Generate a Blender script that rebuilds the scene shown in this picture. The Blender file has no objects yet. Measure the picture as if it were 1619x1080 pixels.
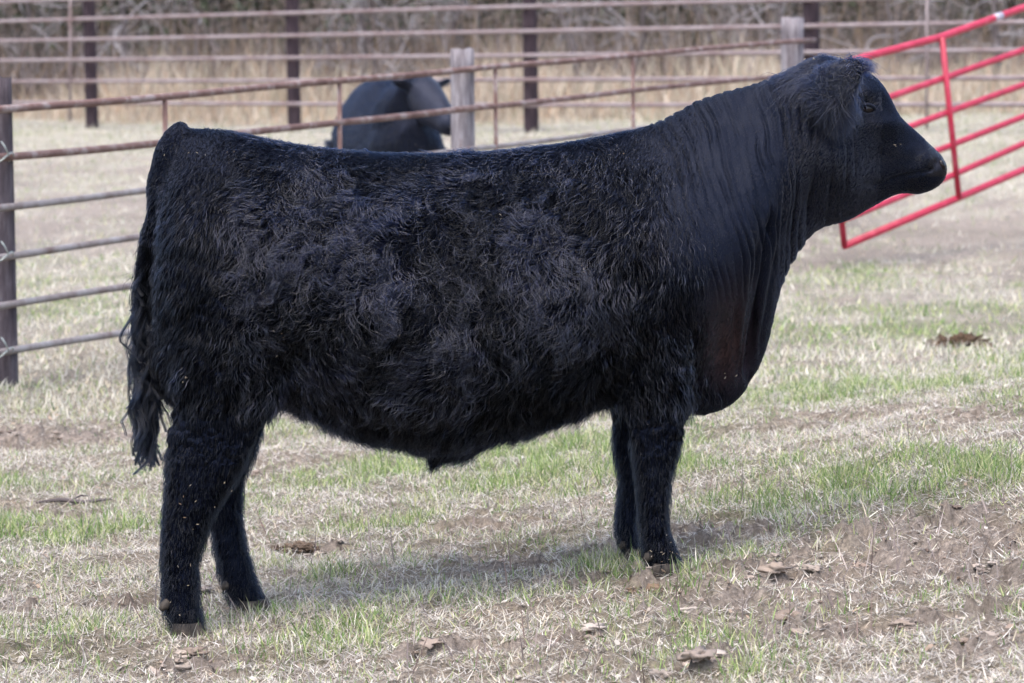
import bpy, math
import numpy as np
from mathutils import Vector

R = math.radians
SC = bpy.context.scene
COL = SC.collection

# ------------------------------------------------------------------ camera, sky, sun, exposure
CAM_H = 1.64
PITCH = math.atan(500 / 5000)
cam_d = bpy.data.cameras.new('camera')
cam_d.sensor_width = 36.0
cam_d.lens = 5000 * 36.0 / 1619
cam_d.clip_start = 0.1
cam_d.clip_end = 2000
cam_d.dof.use_dof = True
cam_d.dof.focus_distance = 8.62
cam_d.dof.aperture_fstop = 6.3
cam = bpy.data.objects.new('camera', cam_d)
COL.objects.link(cam)
cam.location = (0, 0, CAM_H)
cam.rotation_euler = (R(90) - PITCH, 0, 0)
SC.camera = cam

SUN_EL, SUN_AZ = 66.0, 205.0          # azimuth of the sun, degrees clockwise from +Y: behind the camera, a little left
w = bpy.data.worlds.new('World')
SC.world = w
w.use_nodes = True
nt = w.node_tree
sky = nt.nodes.new('ShaderNodeTexSky')
sky.sky_type = 'NISHITA'
sky.sun_disc = False
sky.sun_elevation = R(SUN_EL)
sky.sun_rotation = R(SUN_AZ)
sky.dust_density = 4.0
sky.air_density = 1.0
sky.ozone_density = 1.0
bg = nt.nodes['Background']
bg.inputs['Strength'].default_value = 0.15
nt.links.new(sky.outputs['Color'], bg.inputs['Color'])

sun_d = bpy.data.lights.new('sun', 'SUN')
sun_d.energy = 0.65
sun_d.angle = R(75)
sun_d.color = (1.0, 0.99, 0.985)
sun = bpy.data.objects.new('sun', sun_d)
COL.objects.link(sun)
sd = Vector((math.sin(R(SUN_AZ)) * math.cos(R(SUN_EL)), math.cos(R(SUN_AZ)) * math.cos(R(SUN_EL)), math.sin(R(SUN_EL))))
sun.rotation_euler = sd.to_track_quat('Z', 'Y').to_euler()

SC.view_settings.view_transform = 'Standard'
SC.view_settings.look = 'None'
SC.view_settings.exposure = 1.6
SC.view_settings.gamma = 1.0
SC.render.engine = 'CYCLES'
SC.cycles.max_bounces = 6
SC.cycles.diffuse_bounces = 3

# ------------------------------------------------------------------ numeric helpers
rng = np.random.default_rng(7)
_perm = np.random.default_rng(3).random((64, 64, 64)).astype(np.float32)


def vnoise(p):
    """smooth value noise, p (N,3) -> 0..1"""
    p = np.asarray(p, dtype=np.float64)
    i = np.floor(p).astype(np.int64)
    f = p - i
    f = f * f * (3 - 2 * f)
    r = 0
    for dx in (0, 1):
        wx = f[:, 0] if dx else 1 - f[:, 0]
        for dy in (0, 1):
            wy = f[:, 1] if dy else 1 - f[:, 1]
            for dz in (0, 1):
                wz = f[:, 2] if dz else 1 - f[:, 2]
                r = r + wx * wy * wz * _perm[(i[:, 0] + dx) & 63, (i[:, 1] + dy) & 63, (i[:, 2] + dz) & 63]
    return r


def fbm(p, s, octv=3, off=0.0):
    p = np.asarray(p, dtype=np.float64) * s + off
    a, r, t = 1.0, 0, 0
    for k in range(octv):
        r = r + a * vnoise(p + 17.3 * k)
        t += a
        a *= 0.5
        p = p * 2.03
    return r / t


def n2(x, y, s, octv=3, off=0.0):
    return fbm(np.stack([x, y, np.zeros_like(x)], 1), s, octv, off)


def sst(x, a, b):
    t = np.clip((x - a) / (b - a), 0, 1)
    return t * t * (3 - 2 * t)


C0 = np.array([0, 0, CAM_H])
FW = np.array([0, math.cos(PITCH), -math.sin(PITCH)])
UP = np.array([0, math.sin(PITCH), math.cos(PITCH)])


def ray(px, py):
    px = np.asarray(px, float)
    py = np.asarray(py, float)
    return (np.array([1.0, 0, 0]) * ((px - 809.5) / 5000)[..., None] + FW + UP * ((540 - py) / 5000)[..., None])


def P(px, py, Y):
    """a point of the place seen in direction (px, py) at the distance Y in front of the camera"""
    d = ray(px, py)
    return C0 + d * (np.asarray(Y, float) / d[..., 1])[..., None]


def G(px, py):
    d = ray(px, py)
    q = C0 + d * (-CAM_H / d[..., 2])[..., None]
    return q[..., 0], q[..., 1]


# ------------------------------------------------------------------ ground shape
# patches of the ground: centre given on flat ground, radii in metres
def macro(x, y):
    z = 0.55 * sst(x, -1.3, 3.7) * (1 - 0.97 * sst(y, 9.6, 17.0)) - .022
    z = z + 0.35 * sst(x, -8, 8) * sst(y, 25, 38)
    z = z + 9.0 * sst(y, 63, 110)
    return z


def patch(px, py, rx, ry):
    d = ray(px, py)
    z = 0.0
    for _ in range(12):
        q = C0 + d * ((z - CAM_H) / d[2])
        z = .5 * z + .5 * float(macro(np.array([q[0]]), np.array([q[1]]))[0])
    return float(q[0]), float(q[1]), rx, ry


DIRT = [patch(1290, 880, .62, .42), patch(1120, 850, .32, .30), patch(400, 255, 3.0, 6.0), patch(1200, 950, .35, .14), patch(1480, 900, .35, .3), patch(1060, 960, .28, .16), patch(70, 815, .28, .15),
        patch(500, 870, .16, .09), patch(120, 960, .25, .12), patch(960, 900, .3, .12), patch(840, 1010, .35, .10), patch(1540, 1040, .4, .12),
        patch(1380, 1000, .5, .12), patch(60, 960, .2, .1), patch(30, 690, .6, .25), patch(1100, 1060, .35, .08),
        patch(1560, 370, 3.0, 5.0), patch(1400, 400, .8, 1.4), patch(200, 330, 2.3, 4.5), patch(60, 380, 1.5, 2.5), patch(650, 1040, .25, .08), patch(280, 1050, .35, .07)]
GREEN = [patch(1500, 520, 1.3, 1.0), patch(1350, 620, 1.0, .6), patch(560, 780, .5, .3), patch(760, 820, .5, .28), patch(950, 905, .12, .10),
         patch(100, 900, .28, .18), patch(210, 840, .3, .2), patch(130, 500, 1.1, 1.0), patch(520, 910, .16, .1), patch(1300, 760, .6, .3),
         patch(1250, 990, .28, .1), patch(1480, 990, .3, .09), patch(640, 740, .8, .4), patch(870, 760, .6, .3), patch(1060, 905, .07, .05),
         patch(60, 850, .3, .15), patch(1550, 760, .35, .2), patch(1100, 700, .5, .3), patch(1320, 430, .5, 1.0)]


def pmask(x, y, L):
    m = np.zeros_like(x)
    for (cx, cy, rx, ry) in L:
        m = np.maximum(m, np.exp(-(((x - cx) / rx) ** 2 + ((y - cy) / ry) ** 2)))
    return m


def dirtness(x, y):
    m = pmask(x, y, DIRT)
    n = n2(x, y, 4.6, 4, 4.0)
    return np.clip(sst(m * .95 + (n - 0.5) * 2.1, 0.36, 0.72) + 0.45 * sst(n2(x, y, 1.1, 4, 30), .58, .70), 0, 1)


def greenness(x, y):
    m = pmask(x, y, GREEN)
    n = n2(x, y, 2.2, 4, 11.0)
    return np.clip(sst(m * 0.6 + (n - 0.5) * 2.1, -0.12, 0.75), 0, 1)


HOOFS = []


def height(x, y):
    z = macro(x, y)
    for (hx_, hy_) in HOOFS:
        z = z - .006 * np.exp(-((x - hx_) ** 2 + (y - hy_) ** 2) / .10 ** 2)
    near = 1 - sst(y, 14, 22)
    d = dirtness(x, y)
    a = n2(x, y, 5.0, 3, 2.0) - .5
    b = np.abs(n2(x, y, 14.0, 3, 7.0) - .5) * 2
    c = n2(x, y, 45.0, 2, 9.0) - .5
    z = z + near * ((0.045 + .03 * d) * a + (0.006 + 0.055 * d) * (b - .45) + (0.006 + 0.012 * d) * c + 0.042 * d * (sst(n2(x, y, 17.0, 3, 12.0), .44, .56) - .6) + .020 * d * (sst(n2(x, y, 47.0, 2, 2.0), .42, .58) - .5))
    z = z + (1 - near) * 0.10 * (n2(x, y, 1.3, 3, 5.0) - .5)
    return z


for (px_, py_, Y_) in [(298, 1000, 8.52), (403, 966, 8.86), (1054, 906, 8.66), (1008, 884, 8.95)]:
    q_ = P(px_, py_, Y_)
    HOOFS.append((q_[0], q_[1]))

# ------------------------------------------------------------------ object helpers
def tag(o, label=None, cat=None, group=None, kind=None):
    if label: o['label'] = label
    if cat: o['category'] = cat
    if group: o['group'] = group
    if kind: o['kind'] = kind
    return o


def empty(name, loc=(0, 0, 0), rz=0.0):
    o = bpy.data.objects.new(name, None)
    COL.objects.link(o)
    o.location = loc
    o.rotation_euler = (0, 0, rz)
    o.empty_display_size = 0.2
    return o


def mesh_np(name, V, loops, sizes, mat=None, parent=None, smooth=True, col=None, link=True):
    me = bpy.data.meshes.new(name)
    V = np.ascontiguousarray(V, np.float32)
    loops = np.ascontiguousarray(loops, np.int32).ravel()
    sizes = np.ascontiguousarray(sizes, np.int32)
    me.vertices.add(len(V))
    me.vertices.foreach_set('co', V.ravel())
    me.loops.add(len(loops))
    me.loops.foreach_set('vertex_index', loops)
    me.polygons.add(len(sizes))
    st = np.concatenate([[0], np.cumsum(sizes)[:-1]]).astype(np.int32)
    me.polygons.foreach_set('loop_start', st)
    try:
        me.polygons.foreach_set('loop_total', sizes)
    except Exception:
        pass
    me.update(calc_edges=True)
    me.validate()
    if smooth:
        me.polygons.foreach_set('use_smooth', np.ones(len(sizes), bool))
    if col is not None:
        a = me.attributes.new('Col', 'FLOAT_COLOR', 'POINT')
        a.data.foreach_set('color', np.concatenate([col, np.ones((len(col), 1))], 1).astype(np.float32).ravel())
    if mat: me.materials.append(mat)
    o = bpy.data.objects.new(name, me)
    if link: COL.objects.link(o)
    if parent is not None: o.parent = parent
    return o


class MB:
    def __init__(s):
        s.v, s.f, s.n = [], [], 0

    def add(s, V, F):
        V = np.asarray(V, float)
        s.v.append(V)
        for f in F:
            s.f.append([i + s.n for i in f])
        s.n += len(V)

    def rings(s, rg, close=True):
        rg = [np.asarray(r, float) for r in rg]
        k = len(rg[0])
        F = []
        for i in range(len(rg) - 1):
            for j in range(k):
                a, b = i * k + j, i * k + (j + 1) % k
                F.append([a, b, b + k, a + k])
        if close:
            F.append(list(range(k))[::-1])
            F.append([(len(rg) - 1) * k + j for j in range(k)])
        s.add(np.concatenate(rg), F)

    def tube(s, pts, rad, k=10):
        pts = [Vector(p) for p in pts]
        n = len(pts)
        if not hasattr(rad, '__len__'): rad = [rad] * n
        T = []
        for i in range(n):
            a = pts[max(0, i - 1)]
            b = pts[min(n - 1, i + 1)]
            T.append((b - a).normalized())
        u = T[0].orthogonal().normalized()
        rg = []
        for i in range(n):
            u = (u - T[i] * u.dot(T[i])).normalized()
            v = T[i].cross(u)
            rg.append([tuple(pts[i] + (u * math.cos(2 * math.pi * j / k) + v * math.sin(2 * math.pi * j / k)) * rad[i]) for j in range(k)])
        s.rings(rg)

    def box(s, c, sx, sy, z0, z1, top=0.0):
        x, y = c
        V = [(x + a * sx / 2, y + b * sy / 2, z) for z in (z0, z1) for (a, b) in ((-1, -1), (1, -1), (1, 1), (-1, 1))]
        s.add(V, [[3, 2, 1, 0], [4, 5, 6, 7], [0, 1, 5, 4], [1, 2, 6, 5], [2, 3, 7, 6], [3, 0, 4, 7]])

    def build(s, name, mat, parent=None, smooth=True, angle=None):
        V = np.concatenate(s.v)
        L = np.array([i for f in s.f for i in f])
        S = np.array([len(f) for f in s.f])
        o = mesh_np(name, V, L, S, mat, parent, smooth)
        return o


# ------------------------------------------------------------------ materials
def mat(name, base=(.5, .5, .5), rough=.6, spec=.5, metal=0.0):
    m = bpy.data.materials.new(name)
    m.use_nodes = True
    b = m.node_tree.nodes['Principled BSDF']
    b.inputs['Base Color'].default_value = (*base, 1)
    b.inputs['Roughness'].default_value = rough
    b.inputs['Specular IOR Level'].default_value = spec
    b.inputs['Metallic'].default_value = metal
    return m, m.node_tree, b


def noise_node(nt, scale, detail=4, rough=.6, coord='Object', stretch=None):
    tc = nt.nodes.new('ShaderNodeTexCoord')
    out = tc.outputs[coord]
    if stretch:
        mp = nt.nodes.new('ShaderNodeMapping')
        mp.inputs['Scale'].default_value = stretch
        nt.links.new(out, mp.inputs['Vector'])
        out = mp.outputs['Vector']
    n = nt.nodes.new('ShaderNodeTexNoise')
    n.inputs['Scale'].default_value = scale
    n.inputs['Detail'].default_value = detail
    n.inputs['Roughness'].default_value = rough
    nt.links.new(out, n.inputs['Vector'])
    return n


def ramp(nt, src, stops):
    r = nt.nodes.new('ShaderNodeValToRGB')
    el = r.color_ramp.elements
    while len(el) < len(stops): el.new(0.5)
    for e, (p, c) in zip(el, stops):
        e.position = p
        e.color = (*c, 1) if len(c) == 3 else c
    nt.links.new(src, r.inputs['Fac'])
    return r


def bump(nt, b, src, strength=.5, dist=.01):
    n = nt.nodes.new('ShaderNodeBump')
    n.inputs['Strength'].default_value = strength
    n.inputs['Distance'].default_value = dist
    nt.links.new(src, n.inputs['Height'])
    nt.links.new(n.outputs['Normal'], b.inputs['Normal'])
    return n


# blades / litter: each blade carries its own colour
m_blade, nt, b = mat('blade', rough=.65, spec=.25)
at = nt.nodes.new('ShaderNodeAttribute')
at.attribute_name = 'Col'
nt.links.new(at.outputs['Color'], b.inputs['Base Color'])
tr = nt.nodes.new('ShaderNodeBsdfTranslucent')
nt.links.new(at.outputs['Color'], tr.inputs['Color'])
mx = nt.nodes.new('ShaderNodeMixShader')
mx.inputs[0].default_value = .22
nt.links.new(b.outputs[0], mx.inputs[1])
nt.links.new(tr.outputs[0], mx.inputs[2])
nt.links.new(mx.outputs[0], nt.nodes['Material Output'].inputs['Surface'])

m_attr, nt, b = mat('attr_matte', rough=.85, spec=.2)
at = nt.nodes.new('ShaderNodeAttribute')
at.attribute_name = 'Col'
nt.links.new(at.outputs['Color'], b.inputs['Base Color'])
n = noise_node(nt, 120, 3)
bump(nt, b, n.outputs['Fac'], .5, .003)

# ground
m_ground, nt, b = mat('pasture_ground', rough=.95, spec=.15)
at = nt.nodes.new('ShaderNodeAttribute')
at.attribute_name = 'Col'
n1 = noise_node(nt, 60, 5, .75)
r1 = ramp(nt, n1.outputs['Fac'], [(.25, (.35, .33, .32)), (.5, (.9, .88, .86)), (.72, (1.5, 1.46, 1.4))])
n3 = noise_node(nt, 9, 6, .7)
r3 = ramp(nt, n3.outputs['Fac'], [(.3, (.7, .7, .7)), (.7, (1.25, 1.25, 1.25))])
mul = nt.nodes.new('ShaderNodeMix'); mul.data_type = 'RGBA'; mul.blend_type = 'MULTIPLY'
mul.inputs[0].default_value = 1
nt.links.new(at.outputs['Color'], mul.inputs[6]); nt.links.new(r1.outputs['Color'], mul.inputs[7])
mul2 = nt.nodes.new('ShaderNodeMix'); mul2.data_type = 'RGBA'; mul2.blend_type = 'MULTIPLY'
mul2.inputs[0].default_value = 1
nt.links.new(mul.outputs[2], mul2.inputs[6]); nt.links.new(r3.outputs['Color'], mul2.inputs[7])
nt.links.new(mul2.outputs[2], b.inputs['Base Color'])
n2_ = noise_node(nt, 130, 6, .8)
bump(nt, b, n2_.outputs['Fac'], .9, .012)

# rusty pipe
m_rust, nt, b = mat('rusty_pipe', rough=.7, spec=.3)
n = noise_node(nt, 7, 6, .7)
r = ramp(nt, n.outputs['Fac'], [(.3, (.09, .045, .037)), (.5, (.17, .10, .085)), (.62, (.27, .22, .21)), (.75, (.15, .085, .07))])
nt.links.new(r.outputs['Color'], b.inputs['Base Color'])
bump(nt, b, noise_node(nt, 90, 3).outputs['Fac'], .4, .003)

m_post, nt, b = mat('weathered_post', rough=.9, spec=.15)
n = noise_node(nt, 5, 6, .7, stretch=(6, 6, .7))
r = ramp(nt, n.outputs['Fac'], [(.3, (.075, .06, .065)), (.48, (.20, .18, .195)), (.6, (.31, .29, .31)), (.72, (.14, .085, .08))])
nt.links.new(r.outputs['Color'], b.inputs['Base Color'])
bump(nt, b, noise_node(nt, 12, 5, .7, stretch=(8, 8, .6)).outputs['Fac'], .8, .01)

m_lpost, nt, b = mat('dark_weathered_post', rough=.9, spec=.15)
n = noise_node(nt, 5, 6, .7, stretch=(6, 6, .7))
r = ramp(nt, n.outputs['Fac'], [(.3, (.035, .028, .034)), (.52, (.085, .07, .08)), (.7, (.16, .145, .16)), (.8, (.06, .04, .04))])
nt.links.new(r.outputs['Color'], b.inputs['Base Color'])
bump(nt, b, noise_node(nt, 12, 5, .7, stretch=(8, 8, .6)).outputs['Fac'], .8, .01)

m_grust, nt, b = mat('greyed_rusty_pipe', rough=.7, spec=.3)
n = noise_node(nt, 5, 6, .7)
r = ramp(nt, n.outputs['Fac'], [(.3, (.12, .075, .065)), (.45, (.20, .165, .155)), (.62, (.29, .27, .265)), (.75, (.18, .14, .13))])
nt.links.new(r.outputs['Color'], b.inputs['Base Color'])
bump(nt, b, noise_node(nt, 90, 3).outputs['Fac'], .4, .003)

m_dpost, nt, b = mat('dark_post', rough=.85, spec=.2)
n = noise_node(nt, 5, 5, .7, stretch=(5, 5, 1))
r = ramp(nt, n.outputs['Fac'], [(.3, (.022, .015, .02)), (.6, (.055, .038, .045)), (.8, (.10, .075, .085))])
nt.links.new(r.outputs['Color'], b.inputs['Base Color'])

m_frail, nt, b = mat('grey_pipe', rough=.7, spec=.3)
n = noise_node(nt, 2, 5, .7)
r = ramp(nt, n.outputs['Fac'], [(.35, (.17, .12, .12)), (.6, (.26, .22, .225)), (.75, (.18, .15, .15))])
nt.links.new(r.outputs['Color'], b.inputs['Base Color'])

m_red, nt, b = mat('red_paint', rough=.42, spec=.5)
n = noise_node(nt, 10, 5, .6)
r = ramp(nt, n.outputs['Fac'], [(.3, (.32, .014, .036)), (.55, (.43, .022, .058)), (.75, (.48, .08, .12))])
nt.links.new(r.outputs['Color'], b.inputs['Base Color'])
m_band, nt, b = mat('grey_band', (.42, .42, .46), .5)
n = noise_node(nt, 20, 4)
r = ramp(nt, n.outputs['Fac'], [(.3, (.34, .30, .36)), (.7, (.42, .40, .46))])
nt.links.new(r.outputs['Color'], b.inputs['Base Color'])

m_wire, nt, b = mat('galvanised_wire', (.35, .38, .36), .5, metal=.6)
r = ramp(nt, noise_node(nt, 60, 3).outputs['Fac'], [(.3, (.28, .31, .3)), (.7, (.42, .46, .43))])
nt.links.new(r.outputs['Color'], b.inputs['Base Color'])

# bull hide
m_hide, nt, b = mat('black_hide', (.008, .009, .013), .5, .17)
n = noise_node(nt, 14, 5, .65)
at = nt.nodes.new('ShaderNodeAttribute')
at.attribute_name = 'Col'
r = ramp(nt, n.outputs['Fac'], [(.3, (.75, .75, .75)), (.7, (1.3, 1.3, 1.3))])
mul = nt.nodes.new('ShaderNodeMix'); mul.data_type = 'RGBA'; mul.blend_type = 'MULTIPLY'
mul.inputs[0].default_value = 1
nt.links.new(at.outputs['Color'], mul.inputs[6]); nt.links.new(r.outputs['Color'], mul.inputs[7])
nt.links.new(mul.outputs[2], b.inputs['Base Color'])
rr = ramp(nt, n.outputs['Fac'], [(.3, (.42, .42, .42)), (.7, (.6, .6, .6))])
wet = nt.nodes.new('ShaderNodeMath'); wet.operation = 'MULTIPLY'
nt.links.new(rr.outputs['Color'], wet.inputs[0]); nt.links.new(at.outputs['Alpha'], wet.inputs[1])
nt.links.new(wet.outputs[0], b.inputs['Roughness'])
b.inputs['Specular Tint'].default_value = (.50, .60, .95, 1)
b.inputs['Sheen Weight'].default_value = .06
b.inputs['Sheen Roughness'].default_value = .4
b.inputs['Sheen Tint'].default_value = (.35, .42, .7, 1)
nb = noise_node(nt, 260, 3, .7, stretch=(1, 1, .35))
bump(nt, b, nb.outputs['Fac'], .5, .004)

def hair_mat(name, colr, rough, ior):
    m = bpy.data.materials.new(name)
    m.use_nodes = True
    nt = m.node_tree
    nt.nodes.remove(nt.nodes['Principled BSDF'])
    hb = nt.nodes.new('ShaderNodeBsdfHairPrincipled')
    hb.parametrization = 'COLOR'
    hb.inputs['Color'].default_value = (*colr, 1)
    hb.inputs['Roughness'].default_value = rough
    hb.inputs['Radial Roughness'].default_value = .3
    hb.inputs['IOR'].default_value = ior
    hb.inputs['Random Roughness'].default_value = .3
    nt.links.new(hb.outputs[0], nt.nodes['Material Output'].inputs['Surface'])
    return m


m_hair = hair_mat('black_undercoat', (.0008, .001, .0022), .3, 1.10)
m_gloss = hair_mat('black_glossy_hair', (.002, .003, .011), .15, 1.6)
m_face = hair_mat('black_face_hair', (.0015, .0025, .008), .25, 1.5)
m_sleek = hair_mat('black_sleek_hair', (.0012, .002, .005), .24, 1.34)

m_eye, nt, b = mat('eye_glossy', (.006, .005, .006), .10, .28)
r = ramp(nt, noise_node(nt, 30, 3).outputs['Fac'], [(.3, (.004, .003, .004)), (.7, (.012, .008, .008))])
nt.links.new(r.outputs['Color'], b.inputs['Base Color'])
m_hoof, nt, b = mat('dusty_hoof', (.16, .13, .10), .75, .3)
r = ramp(nt, noise_node(nt, 40, 4).outputs['Fac'], [(.3, (.02, .017, .015)), (.6, (.06, .05, .042)), (.8, (.15, .125, .10))])
nt.links.new(r.outputs['Color'], b.inputs['Base Color'])
m_bark, nt, b = mat('pale_bark', (.3, .28, .28), .85, .2)
r = ramp(nt, noise_node(nt, 6, 4).outputs['Fac'], [(.3, (.16, .14, .14)), (.6, (.32, .30, .31)), (.8, (.44, .42, .43))])
nt.links.new(r.outputs['Color'], b.inputs['Base Color'])
m_dbark, nt, b = mat('dark_bark', (.1, .08, .08), .9, .2)
r = ramp(nt, noise_node(nt, 6, 4).outputs['Fac'], [(.3, (.05, .04, .04)), (.7, (.14, .12, .12))])
nt.links.new(r.outputs['Color'], b.inputs['Base Color'])

# ------------------------------------------------------------------ ground sheet
def axis(lo, hi, step, far_lo, far_hi, g=1.12):
    a = list(np.arange(lo, hi + 1e-9, step))
    s = step
    while a[-1] < far_hi:
        s = min(s * g, 8.0)
        a.append(a[-1] + s)
    s = step
    b_ = [a[0]]
    while b_[-1] > far_lo:
        s = min(s * g, 8.0)
        b_.append(b_[-1] - s)
    return np.array(b_[:0:-1] + a)


gx = axis(-2.1, 2.1, .012, -150, 150)
gy = axis(7.5, 12.0, .016, -40, 400, 1.035)
X, Y = np.meshgrid(gx, gy)
x, y = X.ravel(), Y.ravel()
z = height(x, y)
nx, ny = len(gx), len(gy)
ii = (np.arange(ny - 1)[:, None] * nx + np.arange(nx - 1)[None]).ravel()
loops = np.stack([ii, ii + 1, ii + nx + 1, ii + nx], 1)
d = dirtness(x, y)[:, None]
g = greenness(x, y)[:, None]
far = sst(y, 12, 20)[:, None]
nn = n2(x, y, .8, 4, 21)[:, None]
c_straw_shade = np.array([.25, .215, .17]) * (.85 + .3 * nn)  # straw ground kept dark, shade between the blades put into its colour
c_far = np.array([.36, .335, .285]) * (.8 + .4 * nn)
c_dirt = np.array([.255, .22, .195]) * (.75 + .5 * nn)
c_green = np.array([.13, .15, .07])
col = c_straw_shade * (1 - far) + c_far * far
col = col * (1 - .6 * g) + c_green * .6 * g
col = col * (1 - d * .85) + c_dirt * d * .85
hill = sst(y, 60, 66)[:, None]
col = col * (1 - hill) + np.array([.07, .055, .045]) * hill
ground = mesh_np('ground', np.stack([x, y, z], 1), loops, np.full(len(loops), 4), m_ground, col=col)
tag(ground, kind='structure')


# ------------------------------------------------------------------ blades
def blades(name, x, y, h, wd, lean, az, bend, colr, seg=3, m=m_blade, lift=0.0, zoff=None):
    """each blade: a narrow tapering strip, bent over; lean = tilt from vertical (rad)"""
    N = len(x)
    z = height(x, y) + lift if zoff is None else zoff
    t = np.linspace(0, 1, seg + 1)
    ang = lean[:, None] + bend[:, None] * t[None]
    dl = (h / seg)[:, None]
    rr_ = np.concatenate([np.zeros((N, 1)), np.cumsum(np.sin(ang[:, :-1]) * dl, 1)], 1)
    zz = np.concatenate([np.zeros((N, 1)), np.cumsum(np.cos(ang[:, :-1]) * dl, 1)], 1)
    ca, sa = np.cos(az)[:, None], np.sin(az)[:, None]
    face = rng.uniform(0, math.pi, N)
    fx, fy = np.cos(face)[:, None], np.sin(face)[:, None]
    wv = wd[:, None] * (1 - t[None]) ** .7 * .5
    px, py, pz = x[:, None] + rr_ * ca, y[:, None] + rr_ * sa, z[:, None] + zz
    L = np.stack([px - fx * wv, py - fy * wv, pz], 2)
    Rr = np.stack([px + fx * wv, py + fy * wv, pz], 2)
    V = np.stack([L, Rr], 2)[:, :seg]                    # N,seg,2,3
    V = np.concatenate([V.reshape(N, seg * 2, 3), np.stack([px[:, -1], py[:, -1], pz[:, -1]], 1)[:, None]], 1)
    k = seg * 2 + 1
    base = (np.arange(N) * k)[:, None]
    quads = np.concatenate([base + np.array([2 * s, 2 * s + 1, 2 * s + 3, 2 * s + 2]) for s in range(seg - 1)], 1).reshape(N, -1)
    tri = base + np.array([2 * seg - 2, 2 * seg - 1, 2 * seg])
    loops = np.concatenate([quads, tri], 1).ravel()
    sizes = np.tile([4] * (seg - 1) + [3], N)
    C = np.repeat(colr, k, 0)
    return mesh_np(name, V.reshape(-1, 3), loops, sizes, m, col=C)


def scatter(n, y0, y1, margin=.8, power=1.0):
    u = rng.random(n)
    y = y0 + (y1 - y0) * u ** power
    half = .165 * y + margin
    x = rng.uniform(-1, 1, n) * half
    return x, y


PAL_DRY = np.array([[.60, .56, .45], [.53, .50, .42], [.46, .43, .37], [.66, .63, .54], [.40, .37, .33], [.53, .46, .34]])
PAL_GRN = np.array([[.15, .25, .075], [.22, .32, .10], [.31, .38, .15], [.40, .44, .21], [.12, .21, .06], [.46, .47, .24]])
PAL_LIT = np.array([[.57, .53, .47], [.48, .45, .41], [.39, .35, .32], [.63, .60, .55], [.28, .24, .21], [.49, .42, .34]])


def pick(pal, n):
    return pal[rng.integers(0, len(pal), n)] * rng.uniform(.8, 1.15, (n, 1))


# upright and bent grass near the bull
n = 370000
x, y = scatter(n, 6.4, 14.5)
g = greenness(x, y)
d = dirtness(x, y)
tuft = n2(x, y, 9, 2, 50)
keep = rng.random(n) < (0.25 + .75 * sst(tuft, .35, .6)) * (1 - .85 * d) * (.55 + .45 * g)
x, y, g, d, tuft = x[keep], y[keep], g[keep], d[keep], tuft[keep]
n = len(x)
isg = rng.random(n) < (.22 + .60 * g)
c = np.where(isg[:, None], pick(PAL_GRN, n), pick(PAL_DRY, n))
h = rng.uniform(.02, .055, n) * (.7 + .9 * g * sst(tuft, .4, .7)) * (1 + .4 * rng.random(n) ** 4)
lean = np.where(isg, rng.uniform(0, .8, n), rng.uniform(.2, 1.45, n))
tag(blades('grass', x, y, h, rng.uniform(.0022, .0048, n), lean, rng.uniform(0, 6.283, n), rng.uniform(-.1, 1.1, n), c),
    'short patchy pasture grass, part green and part dry, around the hooves', 'grass', kind='stuff')

# lying straw and dead grass litter
n = 235000
x, y = scatter(n, 6.4, 13.5)
d = dirtness(x, y)
keep = rng.random(n) < (1 - .55 * d)
x, y, d = x[keep], y[keep], d[keep]
n = len(x)
tag(blades('straw_litter', x, y, rng.uniform(.015, .06, n), rng.uniform(.0018, .0048, n), rng.uniform(1.05, 1.6, n), rng.uniform(0, 6.283, n),
           rng.uniform(-.5, .9, n), pick(PAL_LIT, n), lift=.004), 'dead straw and grass litter lying over the soil', 'straw', kind='stuff')

# middle distance
n = 215000
x, y = scatter(n, 13.5, 56.0, 1.6, 1.35)
g = greenness(x, y)
d = dirtness(x, y)
keep = rng.random(n) < (1 - .88 * d)
x, y, g = x[keep], y[keep], g[keep]
n = len(x)
isg = rng.random(n) < (.10 + .75 * g * (1 - .6 * sst(y, 18, 30)))
c = np.where(isg[:, None], pick(PAL_GRN, n), pick(PAL_DRY, n))
tag(blades('pasture_grass', x, y, rng.uniform(.03, .07, n) * (1 + (y - 13) * .02), rng.uniform(.004, .010, n), rng.uniform(.1, 1.4, n), rng.uniform(0, 6.283, n),
           rng.uniform(0, .9, n), c, seg=2), 'thin pale pasture grass reaching back towards the far fence', 'grass', kind='stuff')

# tall dead grass beyond the far fence
n = 98000
x, y = scatter(n, 46, 64, 5.5)
dens = n2(x, y, .55, 3, 70)
keep = (rng.random(n) < sst(dens, .36, .62)) & (y > 53.5 - .95 * (x + 8.5) + 1.2) 
x, y, dens = x[keep], y[keep], dens[keep]
n = len(x)
pal = np.array([[.48, .38, .28], [.55, .47, .37], [.40, .32, .25], [.60, .53, .43], [.46, .32, .22], [.30, .24, .20], [.38, .36, .26]])
tag(blades('tall_dead_grass', x, y, rng.uniform(.35, 1.15, n) * np.clip((n2(x, y, .9, 2, 8) - .33) * 3.2, .12, 1.35) * (.35 + 1.1 * n2(x, y * .4, .33, 2, 44)) * sst(y - (53.5 - .95 * (x + 8.5)), 0.5, 4.5), rng.uniform(.012, .03, n), rng.uniform(0, .7, n), rng.uniform(0, 6.283, n),
           rng.uniform(0, .8, n), pick(pal, n), seg=3), 'tall tan dead grass standing beyond the far pipe fence', 'dead grass', kind='stuff')


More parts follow.
